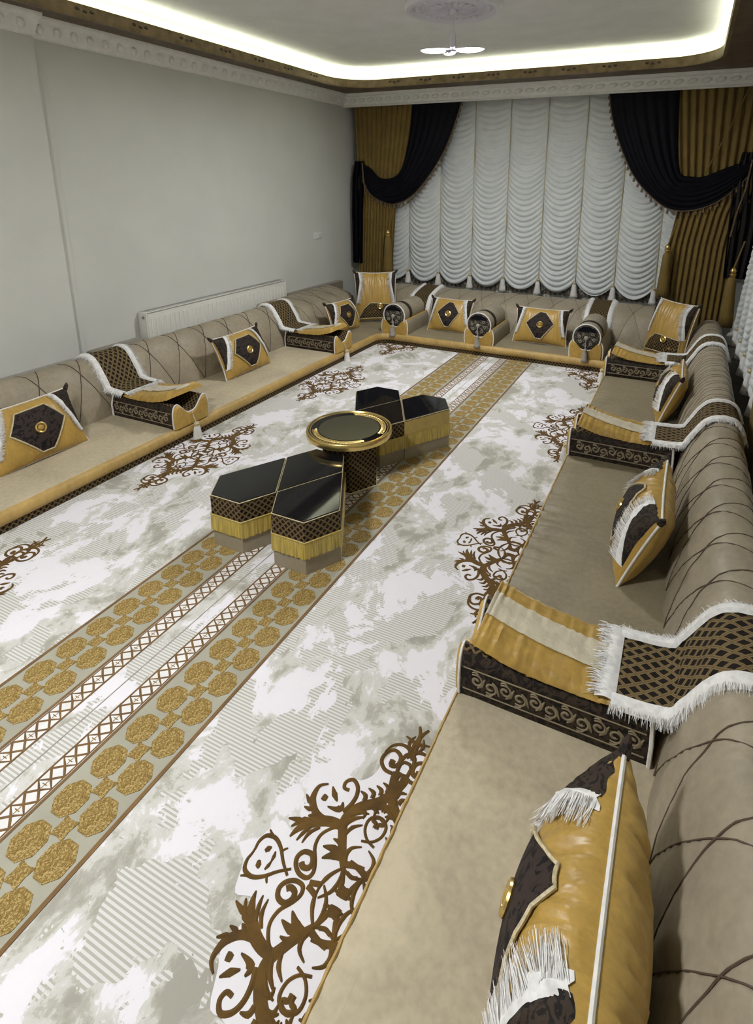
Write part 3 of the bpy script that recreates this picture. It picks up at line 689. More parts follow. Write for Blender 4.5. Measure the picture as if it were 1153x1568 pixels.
def armrest(loc, rz, label, group, kind, scrolls=True, tas=0.0):
    """local x = away from the room, y across, z up; origin where seat and back meet"""
    t = thing('armrest', label, 'armrest', loc, rz, group)
    x0, x1 = (-0.565, -0.012) if kind == 'side' else (-0.56, -0.02)
    full = smooth_prof(APF)
    side = smooth_prof(AP[:4]); k = len(side); top = full[k - 1: len(full) - k + 1]
    def ext(pr, mat, nm, ya=None):
        g = G(); ac = [0]
        for i in range(1, len(pr)): ac.append(ac[-1] + math.dist(pr[i - 1], pr[i]))
        V = []; U = []; F = []; xs = [x0 + (x1 - x0) * q / 12 for q in range(13)]
        for xx in xs:
            for i, (y, z) in enumerate(pr): V.append((xx, y, z)); U.append((xx, ac[i]))
        n = len(pr)
        for q in range(12):
            for i in range(n - 1): F.append((q * n + i, q * n + i + 1, (q + 1) * n + i + 1, (q + 1) * n + i))
        return obj(nm, g.add(V, F, U), mat, t)
    sm = 'damside' if kind == 'side' else 'back'
    for s in (1, -1): ext([(y * s, z) for y, z in side], sm, 'side_panel')
    ext(top, 'lat' if kind == 'side' else 'gold', 'top_cloth')
    for xx, nm in ((x0, 'front_panel'), (x1, 'rear_panel')):
        bul = -0.02 if xx == x0 else 0.0
        g = G(); n = len(full); V = [(xx, y, z) for y, z in full] + [(xx + bul, y * 0.9, 0.006 + (z - 0.006) * 0.9) for y, z in full] + [(xx + bul, 0.0, 0.04)]
        F = [(i, i + 1, n + i + 1, n + i) for i in range(n - 1)] + [(n + i, n + i + 1, 2 * n) for i in range(n - 1)] + [(0, n, 2 * n - 1, n - 1), (n, 2 * n, 2 * n - 1)]
        obj(nm, g.add(V, F), 'gold', t)
    pts = [(x0 - 0.004, y, z + 0.002) for y, z in full]
    g = G(); g.tube(pts + ([(x0 - 0.004, HWA, 0.006), (x0 - 0.004, 0, 0.004), (x0 - 0.004, -HWA, 0.006)] if kind == 'far' else []), 0.0048, 6, closed=(kind == 'far'))
    obj('piping', g, 'white', t)
    if kind == 'side':
        for s in (1, -1):
            g = G(); g.tube([(x1 - 0.006, s * (HWA + 0.004), 0.0), (x1 - 0.006, s * (HWA + 0.008), 0.08), (x1 - 0.01, s * (HWA - 0.01), 0.15)], 0.006, 6); obj('rear_cord', g, 'white', t)
            if scrolls:
                g = G(); mp = lambda a, c, h, s=s: (a, s * (HWA + 0.0045 + h), c)
                n = 11; p = (x1 - x0 - 0.06) / n
                for i in range(n):
                    cx = x0 + 0.03 + p * (i + 0.5); up = 1 if i % 2 == 0 else -1
                    ribbon(g, [(q[0], 0.068 + up * (q[1])) for q in spiral(cx, 0.004, 0.004, 0.023, 0.3, 1.3, 12)], (0.010, 0.008, 0.006), mp, 0.002, 2)
                    ribbon(g, [(cx + p * 0.1, 0.068 - up * 0.02), (cx + p * 0.35, 0.068 - up * 0.006), (cx + p * 0.62, 0.068 + up * 0.022)], (0.004, 0.013, 0.003), mp, 0.002, 3)
                    ribbon(g, [(cx - p * 0.3, 0.068 + up * 0.03), (cx - p * 0.05, 0.068 + up * 0.034), (cx + p * 0.2, 0.068 + up * 0.024)], (0.003, 0.009, 0.003), mp, 0.002, 3)
                for zz in (0.030, 0.108):
                    ribbon(g, [(x0 + 0.01, zz), ((x0 + x1) / 2, zz), (x1 - 0.02, zz)], (0.006,) * 3, mp, 0.0015, 4)
                obj('scroll_band', g, 'scroll', t)['kind'] = 'stuff'
    tx = x0 - (0.028 if kind == 'side' else 0.03)
    if kind == 'side':
        tassel(t, (x0 - 0.01, 0.0, 0.078), 0.080, 0.115, 'white', 0.027, 'braid', (-0.035, tas))
    else:
        tassel(t, (x0 - 0.02, 0.0, 0.185), 0.10, 0.085, 'silver', 0.021, 'silver', (-0.012, 0))
    return t
def runner(loc, rz, label, group, pr, pad=True, w=0.125, start=0.30, stop=-0.13, lat='latbig', nfr=420):
    """cloth strip hung over the back cushion; ends on the armrest in a gold pad"""
    t = thing('fringed_runner', label, 'runner', loc, rz, group)
    P = [Vector((p[0], p[1] - ZS, 0)) for p in pr[::-1]]
    P = [p for p in P if p.x <= start]
    if pad: P = [p for p in P if p.y > 0.17] + [Vector((0.035, 0.175, 0)), Vector((-0.02, 0.158, 0)), Vector((stop, 0.152, 0))]
    C = cat_rom([(p.x, p.y) for p in P], 6); n = len(C)
    nr = []
    for i in range(n):
        d = C[min(i + 1, n - 1)] - C[max(i - 1, 0)]; nr.append(Vector((d.y, -d.x, 0)).normalized())
    nr = [q if (q.y > 0 or q.x > 0.5) else -q for q in nr]
    ac = [0]
    for i in range(1, n): ac.append(ac[-1] + (C[i] - C[i - 1]).length)
    OFF = 0.016
    def pt(i, y, off=0.0):
        return (C[i].x + nr[i].x * (OFF + off), y, C[i].y + nr[i].y * (OFF + off))
    g = G(); V = []; U = []; F = []; m = 9
    for i in range(n):
        for j in range(m):
            y = -w + 2 * w * j / (m - 1); V.append(pt(i, y, 0.003 * math.sin(i * 0.9 + j))); U.append((ac[i], y))
    for i in range(n - 1):
        for j in range(m - 1): F.append((i * m + j, i * m + j + 1, (i + 1) * m + j + 1, (i + 1) * m + j))
    obj('lattice_cloth', g.add(V, F, U), lat, t)
    # white fringe: soft cord with threads on both sides and across the end
    rnd = random.Random(int(loc[1] * 100))
    for s in (1, -1):
        g = G(); ctr = [pt(i, s * (w + 0.002), 0.006) for i in range(n)]
        V = []; F = []
        for i in range(n):
            for y, o in ((w - 0.012, 0.002), (w - 0.004, 0.012), (w + 0.012, 0.013), (w + 0.028, 0.006), (w + 0.036, -0.006)):
                V.append(pt(i, s * y, o + 0.002 * rnd.random()))
        for i in range(n - 1):
            for j in range(4): F.append((i * 5 + j, i * 5 + j + 1, (i + 1) * 5 + j + 1, (i + 1) * 5 + j))
        g.add(V, F)
        bases = []
        for k in range(int(nfr * ac[-1] / 0.6)):
            i = rnd.randrange(n - 1); q = rnd.random()
            a = Vector(pt(i, s * (w + 0.02), 0.008)).lerp(Vector(pt(i + 1, s * (w + 0.02), 0.008)), q)
            bases.append((a, (rnd.uniform(-.3, .3), s, -0.35)))
        strands(g, bases, 0.034, 0.0018, 0.25, droop=0.2, rnd=rnd)
        obj('fringe', g, 'fringe', t)
    if pad:
        e = pt(n - 1, 0, 0)
        g = G(); g.grid(lambda u, v: (e[0] - 0.045 + 0.055 * u, (v * 2 - 1) * (w + 0.02), e[2] + 0.008 * math.sin(PI * u) + 0.004), 6, 12)
        strands(g, [((e[0] - rnd.uniform(0, 0.03), rnd.uniform(-w - 0.01, w + 0.01), e[2] + 0.008), (-1, 0, 0.15)) for k in range(int(nfr * 0.6))], 0.05, 0.003, 0.25, droop=0.25, rnd=rnd)
        obj('end_fringe', g, 'fringe', t)
        # gold pad with a cream stripe, curling up at its front end
        pc = cat_rom([(stop + 0.0, 0.155), (-0.20, 0.150), (-0.30, 0.152), (-0.40, 0.160), (-0.48, 0.180), (-0.535, 0.198)], 10); q = len(pc)
        def pad_pt(i, y, top):
            dd = pc[min(i + 1, q - 1)] - pc[max(i - 1, 0)]; nn = Vector((dd.y, -dd.x, 0)).normalized(); nn = nn if nn.y > 0 else -nn
            th = 0.014 + 0.032 * min(1, i / (q * 0.6)); ee = math.sqrt(max(0, 1 - (abs(y) / (w + 0.02)) ** 6))
            rw = 0.008 * noise.noise(Vector((i * 0.75, y * 5, loc[1]))) * (1 if abs(y) > 0.055 else 0.35)
            if i == q - 1: ee *= 0.72
            h = (th * ee + rw) if top else 0.0
            return (pc[i].x + nn.x * h, y, pc[i].y + nn.y * h)
        ys = [-w - 0.02 + 2 * (w + 0.02) * k / 16 for k in range(17)]
        def pad_geo(y0, y1, k):
            yy = [y0 + (y1 - y0) * a / k for a in range(k + 1)]; g = G(); V = []; F = []
            for i in range(q):
                for y in yy: V.append(pad_pt(i, y, True))
            m = len(yy); n2 = len(V)
            for i in range(q):
                for y in yy: V.append(pad_pt(i, y, False))
            for i in range(q - 1):
                for j in range(m - 1):
                    F.append((i * m + j, i * m + j + 1, (i + 1) * m + j + 1, (i + 1) * m + j)); F.append((n2 + i * m + j, n2 + (i + 1) * m + j, n2 + (i + 1) * m + j + 1, n2 + i * m + j + 1))
                for j in (0, m - 1): F.append((i * m + j, (i + 1) * m + j, n2 + (i + 1) * m + j, n2 + i * m + j))
            for j in range(m - 1): F.append(((q - 1) * m + j, (q - 1) * m + j + 1, n2 + (q - 1) * m + j + 1, n2 + (q - 1) * m + j))
            return g.add(V, F)
        pd = obj('gold_pad', pad_geo(-w - 0.02, w + 0.02, 18), 'gold', t, auto=60)
        g = G(); V = []; F = []
        for i in range(q):
            for k in range(6):
                y = -0.055 + 0.11 * k / 5; a = pad_pt(i, y, True); V.append((a[0], a[1], a[2] + 0.004))
        for i in range(q - 1):
            for k in range(5): F.append((i * 6 + k, i * 6 + k + 1, i * 6 + k + 7, i * 6 + k + 6))
        obj('cream_stripe', g.add(V, F), 'cream', pd)
    return t
GA, GR = 'armrests on the side seats', 'fringed runners over the back cushions'
def side_unit(frame, s, la, lr, tas=0.0):
    loc = (XBR, s, ZS) if frame == 'R' else (XBL, s, ZS); rz = 0.0 if frame == 'R' else PI
    armrest(loc, rz, la, GA, 'side', True, tas)
    pr = ROLL if frame == 'R' else (ROLLH if s < 4 else ROLLH)
    runner(loc, rz, lr, GR, pr)
side_unit('L', 2.55, 'armrest with gold lobed front and white tassel beside the stepped left wall', 'lattice runner with white fringe and gold pad by the stepped left wall')
side_unit('L', 4.41, 'armrest with gold lobed front and white tassel at the radiator end', 'lattice runner with white fringe and gold pad at the radiator end')
side_unit('R', 1.515, 'big dark scroll-sided armrest beside the largest gold pillow', 'wide lattice runner with thick white fringe and ruched gold pad beside the largest gold pillow', 0.06)
side_unit('R', 3.30, 'dark scroll-sided armrest between the two smaller gold pillows of the curtain-side seat', 'lattice runner with white fringe between the two smaller pillows of the curtain-side seat')
side_unit('R', 4.88, 'dark scroll-sided armrest before the gold corner pillow', 'narrow-looking lattice runner with white fringe before the gold corner pillow')
def bolster(loc, rz, label):
    t = thing('bolster', label, 'bolster', loc, rz, 'bolsters below the window curtains'); R_ = 0.118
    x0, x1 = -0.575, -0.07
    def ring(a, c, r, mat, nm, n=6):
        g = G(); g.grid(lambda u, v: (a + (c - a) * v, r * math.cos(2 * PI * u), r * math.sin(2 * PI * u)), 32, n, 0.75, abs(c - a), cu=True); return obj(nm, g, mat, t)
    ring(x0 + 0.004, x0 + 0.13, R_, 'back', 'roll'); ring(x0 + 0.13, x0 + 0.19, R_ + 0.002, 'damside', 'dark_band', 2); ring(x0 + 0.19, x1, R_, 'back', 'roll')
    for xx, nm, mt in ((x0, 'end_disc', 'damgrey'), (x1, 'rear_disc', 'back')):
        g = G(); s = -1 if xx == x0 else 1
        g.grid(lambda u, v: (xx + s * 0.02 * math.sqrt(max(0, 1 - v * v)) + (0.004 if s < 0 else 0), R_ * v * math.cos(2 * PI * u), R_ * v * math.sin(2 * PI * u)), 32, 6, cu=True)
        e = obj(nm, g, mt, t)
        if s < 0:
            g = G(); V = []
            for k in range(17):
                a = PI * 0.18 + PI * 0.64 * k / 16; V += [(xx - 0.016, 0.105 * math.cos(a), 0.105 * math.sin(a)), (xx - 0.018, 0.105 * math.cos(a), 0.105 * math.sin(PI * 0.18) - 0.0)]
            g.add(V, [(2 * k, 2 * k + 2, 2 * k + 3, 2 * k + 1) for k in range(16)]); obj('dark_segment', g, 'black', e)
            g = G(); g.grid(lambda u, v: (xx - 0.022 - 0.014 * math.sin(PI * v / 2), 0.02 * math.cos(PI * v / 2) * math.cos(2 * PI * u), 0.02 * math.cos(PI * v / 2) * math.sin(2 * PI * u)), 16, 5, cu=True); obj('button', g, 'silver', e)
            gg = G(); mp = lambda a, c, h: (xx - 0.016 - h, a, c)
            for k in range(8):
                a = 2 * PI * k / 8 + 0.2
                if math.sin(a) > 0.75: continue
                ribbon(gg, spiral(0.062 * math.cos(a), 0.062 * math.sin(a), 0.003, 0.018, a, 1.2, 8), (0.006, 0.006, 0.004), mp, 0.003, 2)
            obj('scroll_motif', gg, 'silver', e)['kind'] = 'stuff'
    g = G(); g.tube([(x0 + 0.002, (R_ + 0.002) * math.cos(2 * PI * k / 36), (R_ + 0.002) * math.sin(2 * PI * k / 36)) for k in range(36)], 0.006, 6, closed=True); obj('piping', g, 'white', t)
    tassel(t, (x0 - 0.03, 0, -0.005), 0.10, 0.09, 'silver', 0.023, 'silver', (-0.012, 0))
    return t
for x, la, lb, lr in ((-2.64, 'gold cradle armrest with white piping beside the square corner pillow', 'taupe bolster with dark scrolled end beside the square corner pillow', 'lattice runner hung behind the bolster beside the square corner pillow'),
                      (-1.72, 'gold cradle armrest with white piping at the middle of the window seat', 'taupe bolster with dark scrolled end between the two gold window-seat pillows', None),
                      (-0.705, 'gold cradle armrest with white piping at the gold drape end of the window seat', 'taupe bolster with dark scrolled end at the gold drape end of the window seat', 'lattice runner hung behind the bolster at the gold drape end')):
    loc = (x, YBF, ZS)
    armrest(loc, PI / 2, la, 'cradle armrests below the window curtains', 'far', False)
    bolster((x, YBF, ZS + 0.078 + 0.118), PI / 2, lb)
    if lr: runner(loc, PI / 2, lr, 'runners hung behind the bolsters', WIDE, pad=False, w=0.10, start=0.46, lat='lat', nfr=160)

# ------------------------------------------------------------------ petal tables, hexagonal pedestal and tray
LP = 0.345; ZT = 0.27
def dirv(a): return Vector((math.cos(math.radians(a)), math.sin(math.radians(a))))
def petal_poly(O, a1, a2):
    O = Vector(O); e1, e2 = dirv(a1) * LP, dirv(a2) * LP
    P = [O, O + e1, O + e1 + e2, O + e2 + e1 * 0.5, O + e2 * 0.5]
    c = sum(P, Vector((0, 0))) / 5; out = []
    for p in P: out.append(tuple(p + (c - p).normalized() * 0.004))
    ar = sum(out[i][0] * out[(i + 1) % 5][1] - out[(i + 1) % 5][0] * out[i][1] for i in range(5))
    return out if ar > 0 else out[::-1]
def inset(poly, d):
    n = len(poly); out = []
    for i in range(n):
        a, b_, c = Vector(poly[i - 1]), Vector(poly[i]), Vector(poly[(i + 1) % n])
        n1 = Vector(((b_ - a).y, -(b_ - a).x)).normalized(); n2 = Vector(((c - b_).y, -(c - b_).x)).normalized()
        m_ = (n1 + n2); m_ = m_ / max(0.3, m_.dot(n1)); out.append(tuple(b_ - m_ * d))
    return out
def densify(poly, step):
    out = []
    for i in range(len(poly)):
        a, b_ = Vector(poly[i]), Vector(poly[(i + 1) % len(poly)]); k = max(1, int((b_ - a).length / step))
        for j in range(k): out.append(tuple(a.lerp(b_, j / k)))
    return out
def petal_table(O, a1, a2, label, upper='lat'):
    P = petal_poly(O, a1, a2); cx = sum(p[0] for p in P) / 5; cy = sum(p[1] for p in P) / 5
    t = thing('petal_table', label, 'side table', (cx, cy, ZC))
    P = [(p[0] - cx, p[1] - cy) for p in P]; Z = lambda z: z - ZC
    obj('base', G().prism(P, 0, Z(0.165)), 'taupebase', t, False)
    obj('upper_panel', G().prism(inset(P, -0.002), Z(0.150), Z(0.255)), upper, t, False)
    g = G(); D = densify(inset(P, -0.005), 0.0035); n = len(D); rnd = random.Random(int(cx * 1000)); V = []; F = []
    o1 = inset(P, -0.007)
    jit = [rnd.uniform(-1, 1) for _ in range(n)]
    for i, p in enumerate(D):
        q = Vector(p); r = 1 + 0.010 * jit[i] + (0.006 if i % 2 else 0)
        V += [(p[0], p[1], Z(0.166)), (p[0] * r, p[1] * r, Z(0.150)), (p[0] * (r + 0.012), p[1] * (r + 0.012), Z(0.115)), (p[0] * (r + 0.018), p[1] * (r + 0.018), Z(0.088) + 0.006 * jit[(i * 7) % n])]
    for i in range(n):
        a = 4 * i; c = 4 * ((i + 1) % n)
        for k in range(3): F.append((a + k, a + k + 1, c + k + 1, c + k))
    obj('gold_fringe', g.add(V, F), 'goldfringe', t, auto=None)
    obj('fringe_header', G().tube([(p[0], p[1], Z(0.167)) for p in inset(P, -0.005)], 0.004, 5, closed=True), 'goldfringe', t)
    obj('glass_top', G().prism(inset(P, 0.004), Z(0.255), Z(0.268)), 'glass', t, False)
    obj('top_trim', G().tube([(p[0], p[1], Z(0.262)) for p in inset(P, 0.0005)], 0.0024, 5, closed=True), 'braid', t)
    return t
ON, OF = (-1.570, 1.873), (-1.570, 3.157)
petal_table(ON, 120, 240, 'black glass petal table with lattice sides and gold fringe, pointing to the radiator wall')
petal_table(ON, 60, 300, 'black glass petal table with lattice sides and fringe, showing a pale reflection')
c = Vector(ON) + dirv(60) * LP; petal_table(tuple(c), 240, 120, 'black glass petal table wedged between the tray and two lattice-sided petals')
petal_table(OF, 240, 120, 'black glass petal table behind the tray on the radiator side')
petal_table(OF, 300, 60, 'black glass petal table with plain gold velvet upper side', 'goldside')
c = Vector(OF) + dirv(-60) * LP; petal_table(tuple(c), 120, 240, 'black glass petal table wedged between the tray and the gold-sided petal')
TC = (-1.570, 2.515)
t = thing('pedestal_table', 'hexagonal lattice pedestal carrying the round gold-rimmed tray', 'pedestal', (*TC, ZC))
hexp = [(0.166 * math.cos(k * PI / 3), 0.166 * math.sin(k * PI / 3)) for k in range(6)]
obj('column', G().prism(hexp, 0, 0.285), 'lat', t, False)
obj('foot_braid', G().tube([(p[0] * 1.01, p[1] * 1.01, 0.006) for p in hexp], 0.005, 5, closed=True), 'braid', t)
obj('top_band', G().prism([(p[0] * 1.015, p[1] * 1.015) for p in hexp], 0.265, 0.287), 'goldside', t, False)
t = thing('round_tray', 'round dark mirrored tray with gold rim and braided gold ornament', 'tray', (*TC, ZC + 0.287))
RT = 0.236
obj('tray_body', G().lathe([(0.0, 0.0), (RT - 0.008, 0.0), (RT, 0.004), (RT + 0.001, 0.018), (RT, 0.034), (RT - 0.003, 0.038), (RT - 0.010, 0.038), (RT - 0.013, 0.033)], 64), 'brass', t)
obj('mirror_top', G().lathe([(0.0, 0.0345), (0.168, 0.0345)], 64), 'mirror', t, False)
obj('dark_ring', G().lathe([(0.160, 0.0335), (RT - 0.011, 0.0335)], 64), 'glass', t)
obj('gold_ring', G().lathe([(RT - 0.024, 0.0335), (RT - 0.023, 0.0355), (RT - 0.019, 0.0355), (RT - 0.018, 0.0335)], 64), 'brass', t)
gl = G(); ribbon(gl, [(0, 0), (0.014, 0.007), (0.026, 0.0)], (0.002, 0.009, 0.002), lambda a, c, h: (a - 0.013, c, 0.0345 + h), 0.003, 3); ribbon(gl, [(0, 0), (0.014, -0.007), (0.026, 0.0)], (0.002, 0.007, 0.002), lambda a, c, h: (a - 0.013, c, 0.0345 + h), 0.003, 3)
lf_me = mkmesh('braid_leaf', gl, 'brass')
for a0 in (-2.55, 0.05):
    for k in range(22):
        a = a0 + 0.088 * k
        for rr in (0.182, 0.197): inst('ornament_leaf', lf_me, t, (rr * math.cos(a + (0.04 if rr > 0.19 else 0)), rr * math.sin(a + (0.04 if rr > 0.19 else 0)), -0.001), (0, 0, a + PI / 2 + (0.35 if rr > 0.19 else -0.35)), (0.8, 0.8, 1))

# ------------------------------------------------------------------ pillows
def pillow(loc, rz, tilt, w, h, T, label, style='medal', group=None, wrinkle=1.0, seed=0.0, ears=(1, -1)):
    t = thing('pillow', label, 'pillow', loc, (0, 0, 0), group)
    t.rotation_mode = 'XYZ'; t.rotation_euler = (-tilt, 0, rz)
    def S(u, v, off=0.0, s=-1):
        c = max(0.0, (1 - u * u) * (1 - v * v)); f = T * c ** 0.42
        x = w / 2 * u * (1 - 0.075 * (1 - v * v)); z = h / 2 + h / 2 * v * (1 - 0.06 * (1 - u * u))
        rim = max(abs(u), abs(v))
        mk = 1.0 if style == 'panel' else max(0.0, min(1.0, (((abs(u) / 0.60 + max(v, 0) / 0.92) if (style == 'medalup' and v > 0) else max(abs(u) / 0.66, abs(v) / 0.85)) - 0.95) / 0.2))
        f += wrinkle * 0.010 * noise.noise(Vector((u * 6.5 + seed + v, v * 1.3, 1.3))) * c ** 0.3 * mk
        f += wrinkle * 0.0050 * math.sin(2 * PI * u * 7.0 + 3.0 * noise.noise(Vector((u * 3 + seed, v * 2, 8.8))) + 1.5 * v) * c ** 0.18 * max(0.0, v) * mk
        rg = 1 - abs(noise.noise(Vector((u * 9 + seed + 1.3 * v, v * 1.7, 4.3))))
        f -= wrinkle * 0.010 * rg ** 5 * c ** 0.35 * min(1.0, abs(v) * 1.5) * mk
        return (x, s * (f + off), z)
    def st(a): return math.sin(a * PI / 2)          # finer sampling towards the edges
    g = G()
    for s in (-1, 1): g.grid(lambda u, v, s=s: S(st(2 * u - 1), st(2 * v - 1), 0, s), 120, 34)
    obj('cover', g, 'goldpillow', t, auto=None)
    k = 20; ring = [S(-1 + 2 * i / k, 1) for i in range(k)] + [S(1, 1 - 2 * i / k) for i in range(k)] + [S(1 - 2 * i / k, -1) for i in range(k)] + [S(-1, -1 + 2 * i / k) for i in range(k)]
    obj('piping', G().tube(ring, 0.0055, 6, closed=True), 'white', t)
    def patch(poly, mat, nm, off, c=None, rings=7, per=8):
        D = []
        for i in range(len(poly)):
            a, b_ = Vector(poly[i]), Vector(poly[(i + 1) % len(poly)])
            for j in range(per): D.append(a.lerp(b_, j / per))
        c = Vector(c) if c else sum((Vector(p) for p in poly), Vector((0, 0))) / len(poly)
        V = [S(c.x, c.y, off)]; F = []; n = len(D)
        for r in range(1, rings + 1):
            for d in D: q = c.lerp(d, r / rings); V.append(S(q.x, q.y, off))
        for i in range(n): F.append((0, 1 + i, 1 + (i + 1) % n))
        for r in range(rings - 1):
            for i in range(n): F.append((1 + r * n + i, 1 + r * n + (i + 1) % n, 1 + (r + 1) * n + (i + 1) % n, 1 + (r + 1) * n + i))
        o = obj(nm, G().add(V, F, [(v_[0], v_[2]) for v_ in V]), mat, t)
        return o, [S(d.x, d.y, off + 0.002) for d in D]
    cv = None
    if style == 'medal':
        m_, edge = patch([(-0.62, 0.06), (-0.34, 0.70), (0.30, 0.74), (0.62, 0.10), (0.16, -0.80), (-0.10, -0.80)], 'dam', 'medallion', 0.0065)
        bc = S(0, 0.0, 0.005)
    elif style == 'medalup':
        m_, edge = patch([(-0.60, -0.30), (-0.52, 0.10), (-0.05, 0.84), (0.08, 0.84), (0.56, 0.10), (0.62, -0.30), (0.40, -0.78), (-0.40, -0.78)], 'dam', 'medallion', 0.0065)
        bc = S(0, 0.0, 0.005)
    elif style == 'diamond':
        m_, edge = patch([(-0.56, 0.05), (-0.05, 0.78), (0.18, 0.74), (0.56, 0.10), (0.10, -0.80), (-0.12, -0.78)], 'dam', 'medallion', 0.0065)
        bc = S(0.02, 0.0, 0.005)
    else:
        m_, edge = patch([(-0.86, -0.90), (0.86, -0.90), (0.88, -0.30), (-0.30, -0.26), (-0.62, -0.50)], 'lat', 'front_panel', 0.004, (0.1, -0.6))
        bc = S(0.2, -0.40, 0.006)
    obj('medallion_braid', G().tube(edge, 0.0045, 5, closed=True), 'braid', m_)
    g = G(); cx, cy, cz = bc
    g.tube([(cx + 0.026 * math.cos(2 * PI * i / 20), cy - 0.004, cz + 0.026 * math.sin(2 * PI * i / 20)) for i in range(20)], 0.007, 8, closed=True)
    bt = obj('button', g, 'brass', m_)
    g = G(); g.grid(lambda u, v: (cx + 0.017 * math.sin(PI * v / 2) * math.cos(2 * PI * u), cy - 0.004 - 0.010 * math.cos(PI * v / 2), cz + 0.017 * math.sin(PI * v / 2) * math.sin(2 * PI * u)), 14, 5, cu=True)
    obj('button_core', g, 'gold', bt)
    rnd = random.Random(int(seed * 10) + 3)
    for s in ears:
        if style == 'panel': line = [(0.80 * s, 0.985), (0.78 * s, 0.6), (0.90 * s, 0.1), (0.985 * s, -0.25)]
        elif style == 'diamond': line = [(0.74 * s, 0.985), (0.80 * s, 0.55), (0.90 * s, 0.05), (0.985 * s, -0.5)]
        elif style == 'medal': line = [(0.60 * s, 0.985), (0.72 * s, 0.55), (0.86 * s, 0.0), (0.98 * s, -0.55)]
        else: line = [(0.56 * s, 0.985), (0.68 * s, 0.55), (0.84 * s, 0.0), (0.975 * s, -0.55)]
        C = cat_rom(line, 12)
        # dark corner beyond the line
        V = []; F = []; n = len(C)
        for i, p in enumerate(C):
            q = i / (n - 1)
            e = Vector((s * (0.985 if q > 0.5 else (p.x * s + (0.985 - p.x * s) * q * 2)), 0.985 if q < 0.5 else 0.985 + (p.y - 0.985) * (q - 0.5) * 2))
            for k in range(6): r_ = p.lerp(Vector((e.x, e.y, 0)), k / 5); V.append(S(r_.x, r_.y, 0.0065 if k < 5 else 0.002))
        for i in range(n - 1):
            for k in range(5): F.append((i * 6 + k, i * 6 + k + 1, i * 6 + k + 7, i * 6 + k + 6))
        obj('corner_patch', G().add(V, F), 'damside', t)
        g = G(); V = []; F = []
        for i, p in enumerate(C):
            for k in range(4): V.append(S(max(-0.99, min(0.99, p.x - s * 0.10 + s * 0.04 * k)), p.y, (0.005, 0.011, 0.012, 0.006)[k]))
        for i in range(n - 1):
            for k in range(3): F.append((i * 4 + k, i * 4 + k + 1, i * 4 + k + 5, i * 4 + k + 4))
        g.add(V, F)
        bases = []
        for k in range(420):
            i = rnd.randrange(n - 1); p = C[i].lerp(C[i + 1], rnd.random())
            a = Vector(S(max(-.99, min(.99, p.x - s * 0.03)), p.y, 0.010)); b_ = Vector(S(max(-.99, min(.99, p.x - s * 0.22)), p.y - 0.03, 0.016)); bases.append((a, (b_ - a)))
        strands(g, bases, (0.055 if style == 'medalup' else 0.028) * h / 0.33, 0.0017, 0.14, rnd=rnd)
        obj('fringe', g, 'fringe', t)
    # pointed corner ears
    for s in ears:
        cpt = Vector(S(s, 1)); g = G()
        g.tube([cpt + Vector((-s * 0.012, 0, -0.012)), cpt + Vector((s * 0.010, 0, 0.012)), cpt + Vector((s * 0.016, 0.0, 0.026))], [0.016, 0.011, 0.003], 8)
        obj('corner_tip', g, 'damside', t)
    return t
R90 = PI / 2
pillow((-3.150, 1.80, ZS), R90, 0.42, 0.54, 0.35, 0.085, 'gold velvet pillow with dark hexagon medallion before the stepped left wall', 'medal', 'gold pillows with dark medallions', 1.0, 1.0)
pillow((-3.150, 3.52, ZS), R90, 0.40, 0.54, 0.35, 0.085, 'gold velvet pillow with dark hexagon medallion before the radiator', 'medal', 'gold pillows with dark medallions', 1.0, 2.0)
pillow((-3.130, 5.02, ZS), R90 - 0.15, 0.34, 0.44, 0.33, 0.080, 'gold pillow with dark medallion beside the square corner pillow near the radiator end', 'medal', 'gold pillows with dark medallions', 1.0, 3.0)
pillow((-3.07, 5.54, ZS), 0.55, 0.20, 0.47, 0.56, 0.10, 'tall square gold pillow with lattice panel in the corner by the black curtain tail', 'panel', 'square corner pillows', 1.0, 4.0)
pillow((-2.170, 5.47, ZS), 0.0, 0.40, 0.47, 0.36, 0.085, 'gold pillow with dark diamond medallion between the two bolsters near the corner pillow', 'diamond', 'gold pillows with dark medallions', 1.0, 5.0)
pillow((-1.195, 5.43, ZS), 0.0, 0.40, 0.53, 0.36, 0.085, 'gold pillow with dark diamond medallion between the bolsters nearer the gold drape', 'diamond', 'gold pillows with dark medallions', 1.0, 6.0)
pillow((-0.08, 5.52, ZS), -0.70, 0.26, 0.45, 0.52, 0.10, 'tall square gold pillow with lattice panel in the curtain-side corner', 'panel', 'square corner pillows', 1.0, 7.0)
pillow((-0.035, 4.10, ZS), -R90, 0.34, 0.50, 0.35, 0.085, 'gold fringed pillow on the curtain-side seat, second from its far corner', 'medalup', 'gold pillows with dark medallions', 1.2, 8.0)
pillow((-0.090, 2.37, ZS), -R90, 0.38, 0.56, 0.35, 0.10, 'gold fringed pillow between the two wide fringed runners of the curtain-side seat', 'medalup', 'gold pillows with dark medallions', 1.2, 9.0)
pillow((-0.078, 0.795, ZS), -R90, 0.24, 0.57, 0.36, 0.125, 'largest gold fringed pillow leaning beside the big scroll-sided armrest', 'medalup', 'gold pillows with dark medallions', 1.6, 10.0)

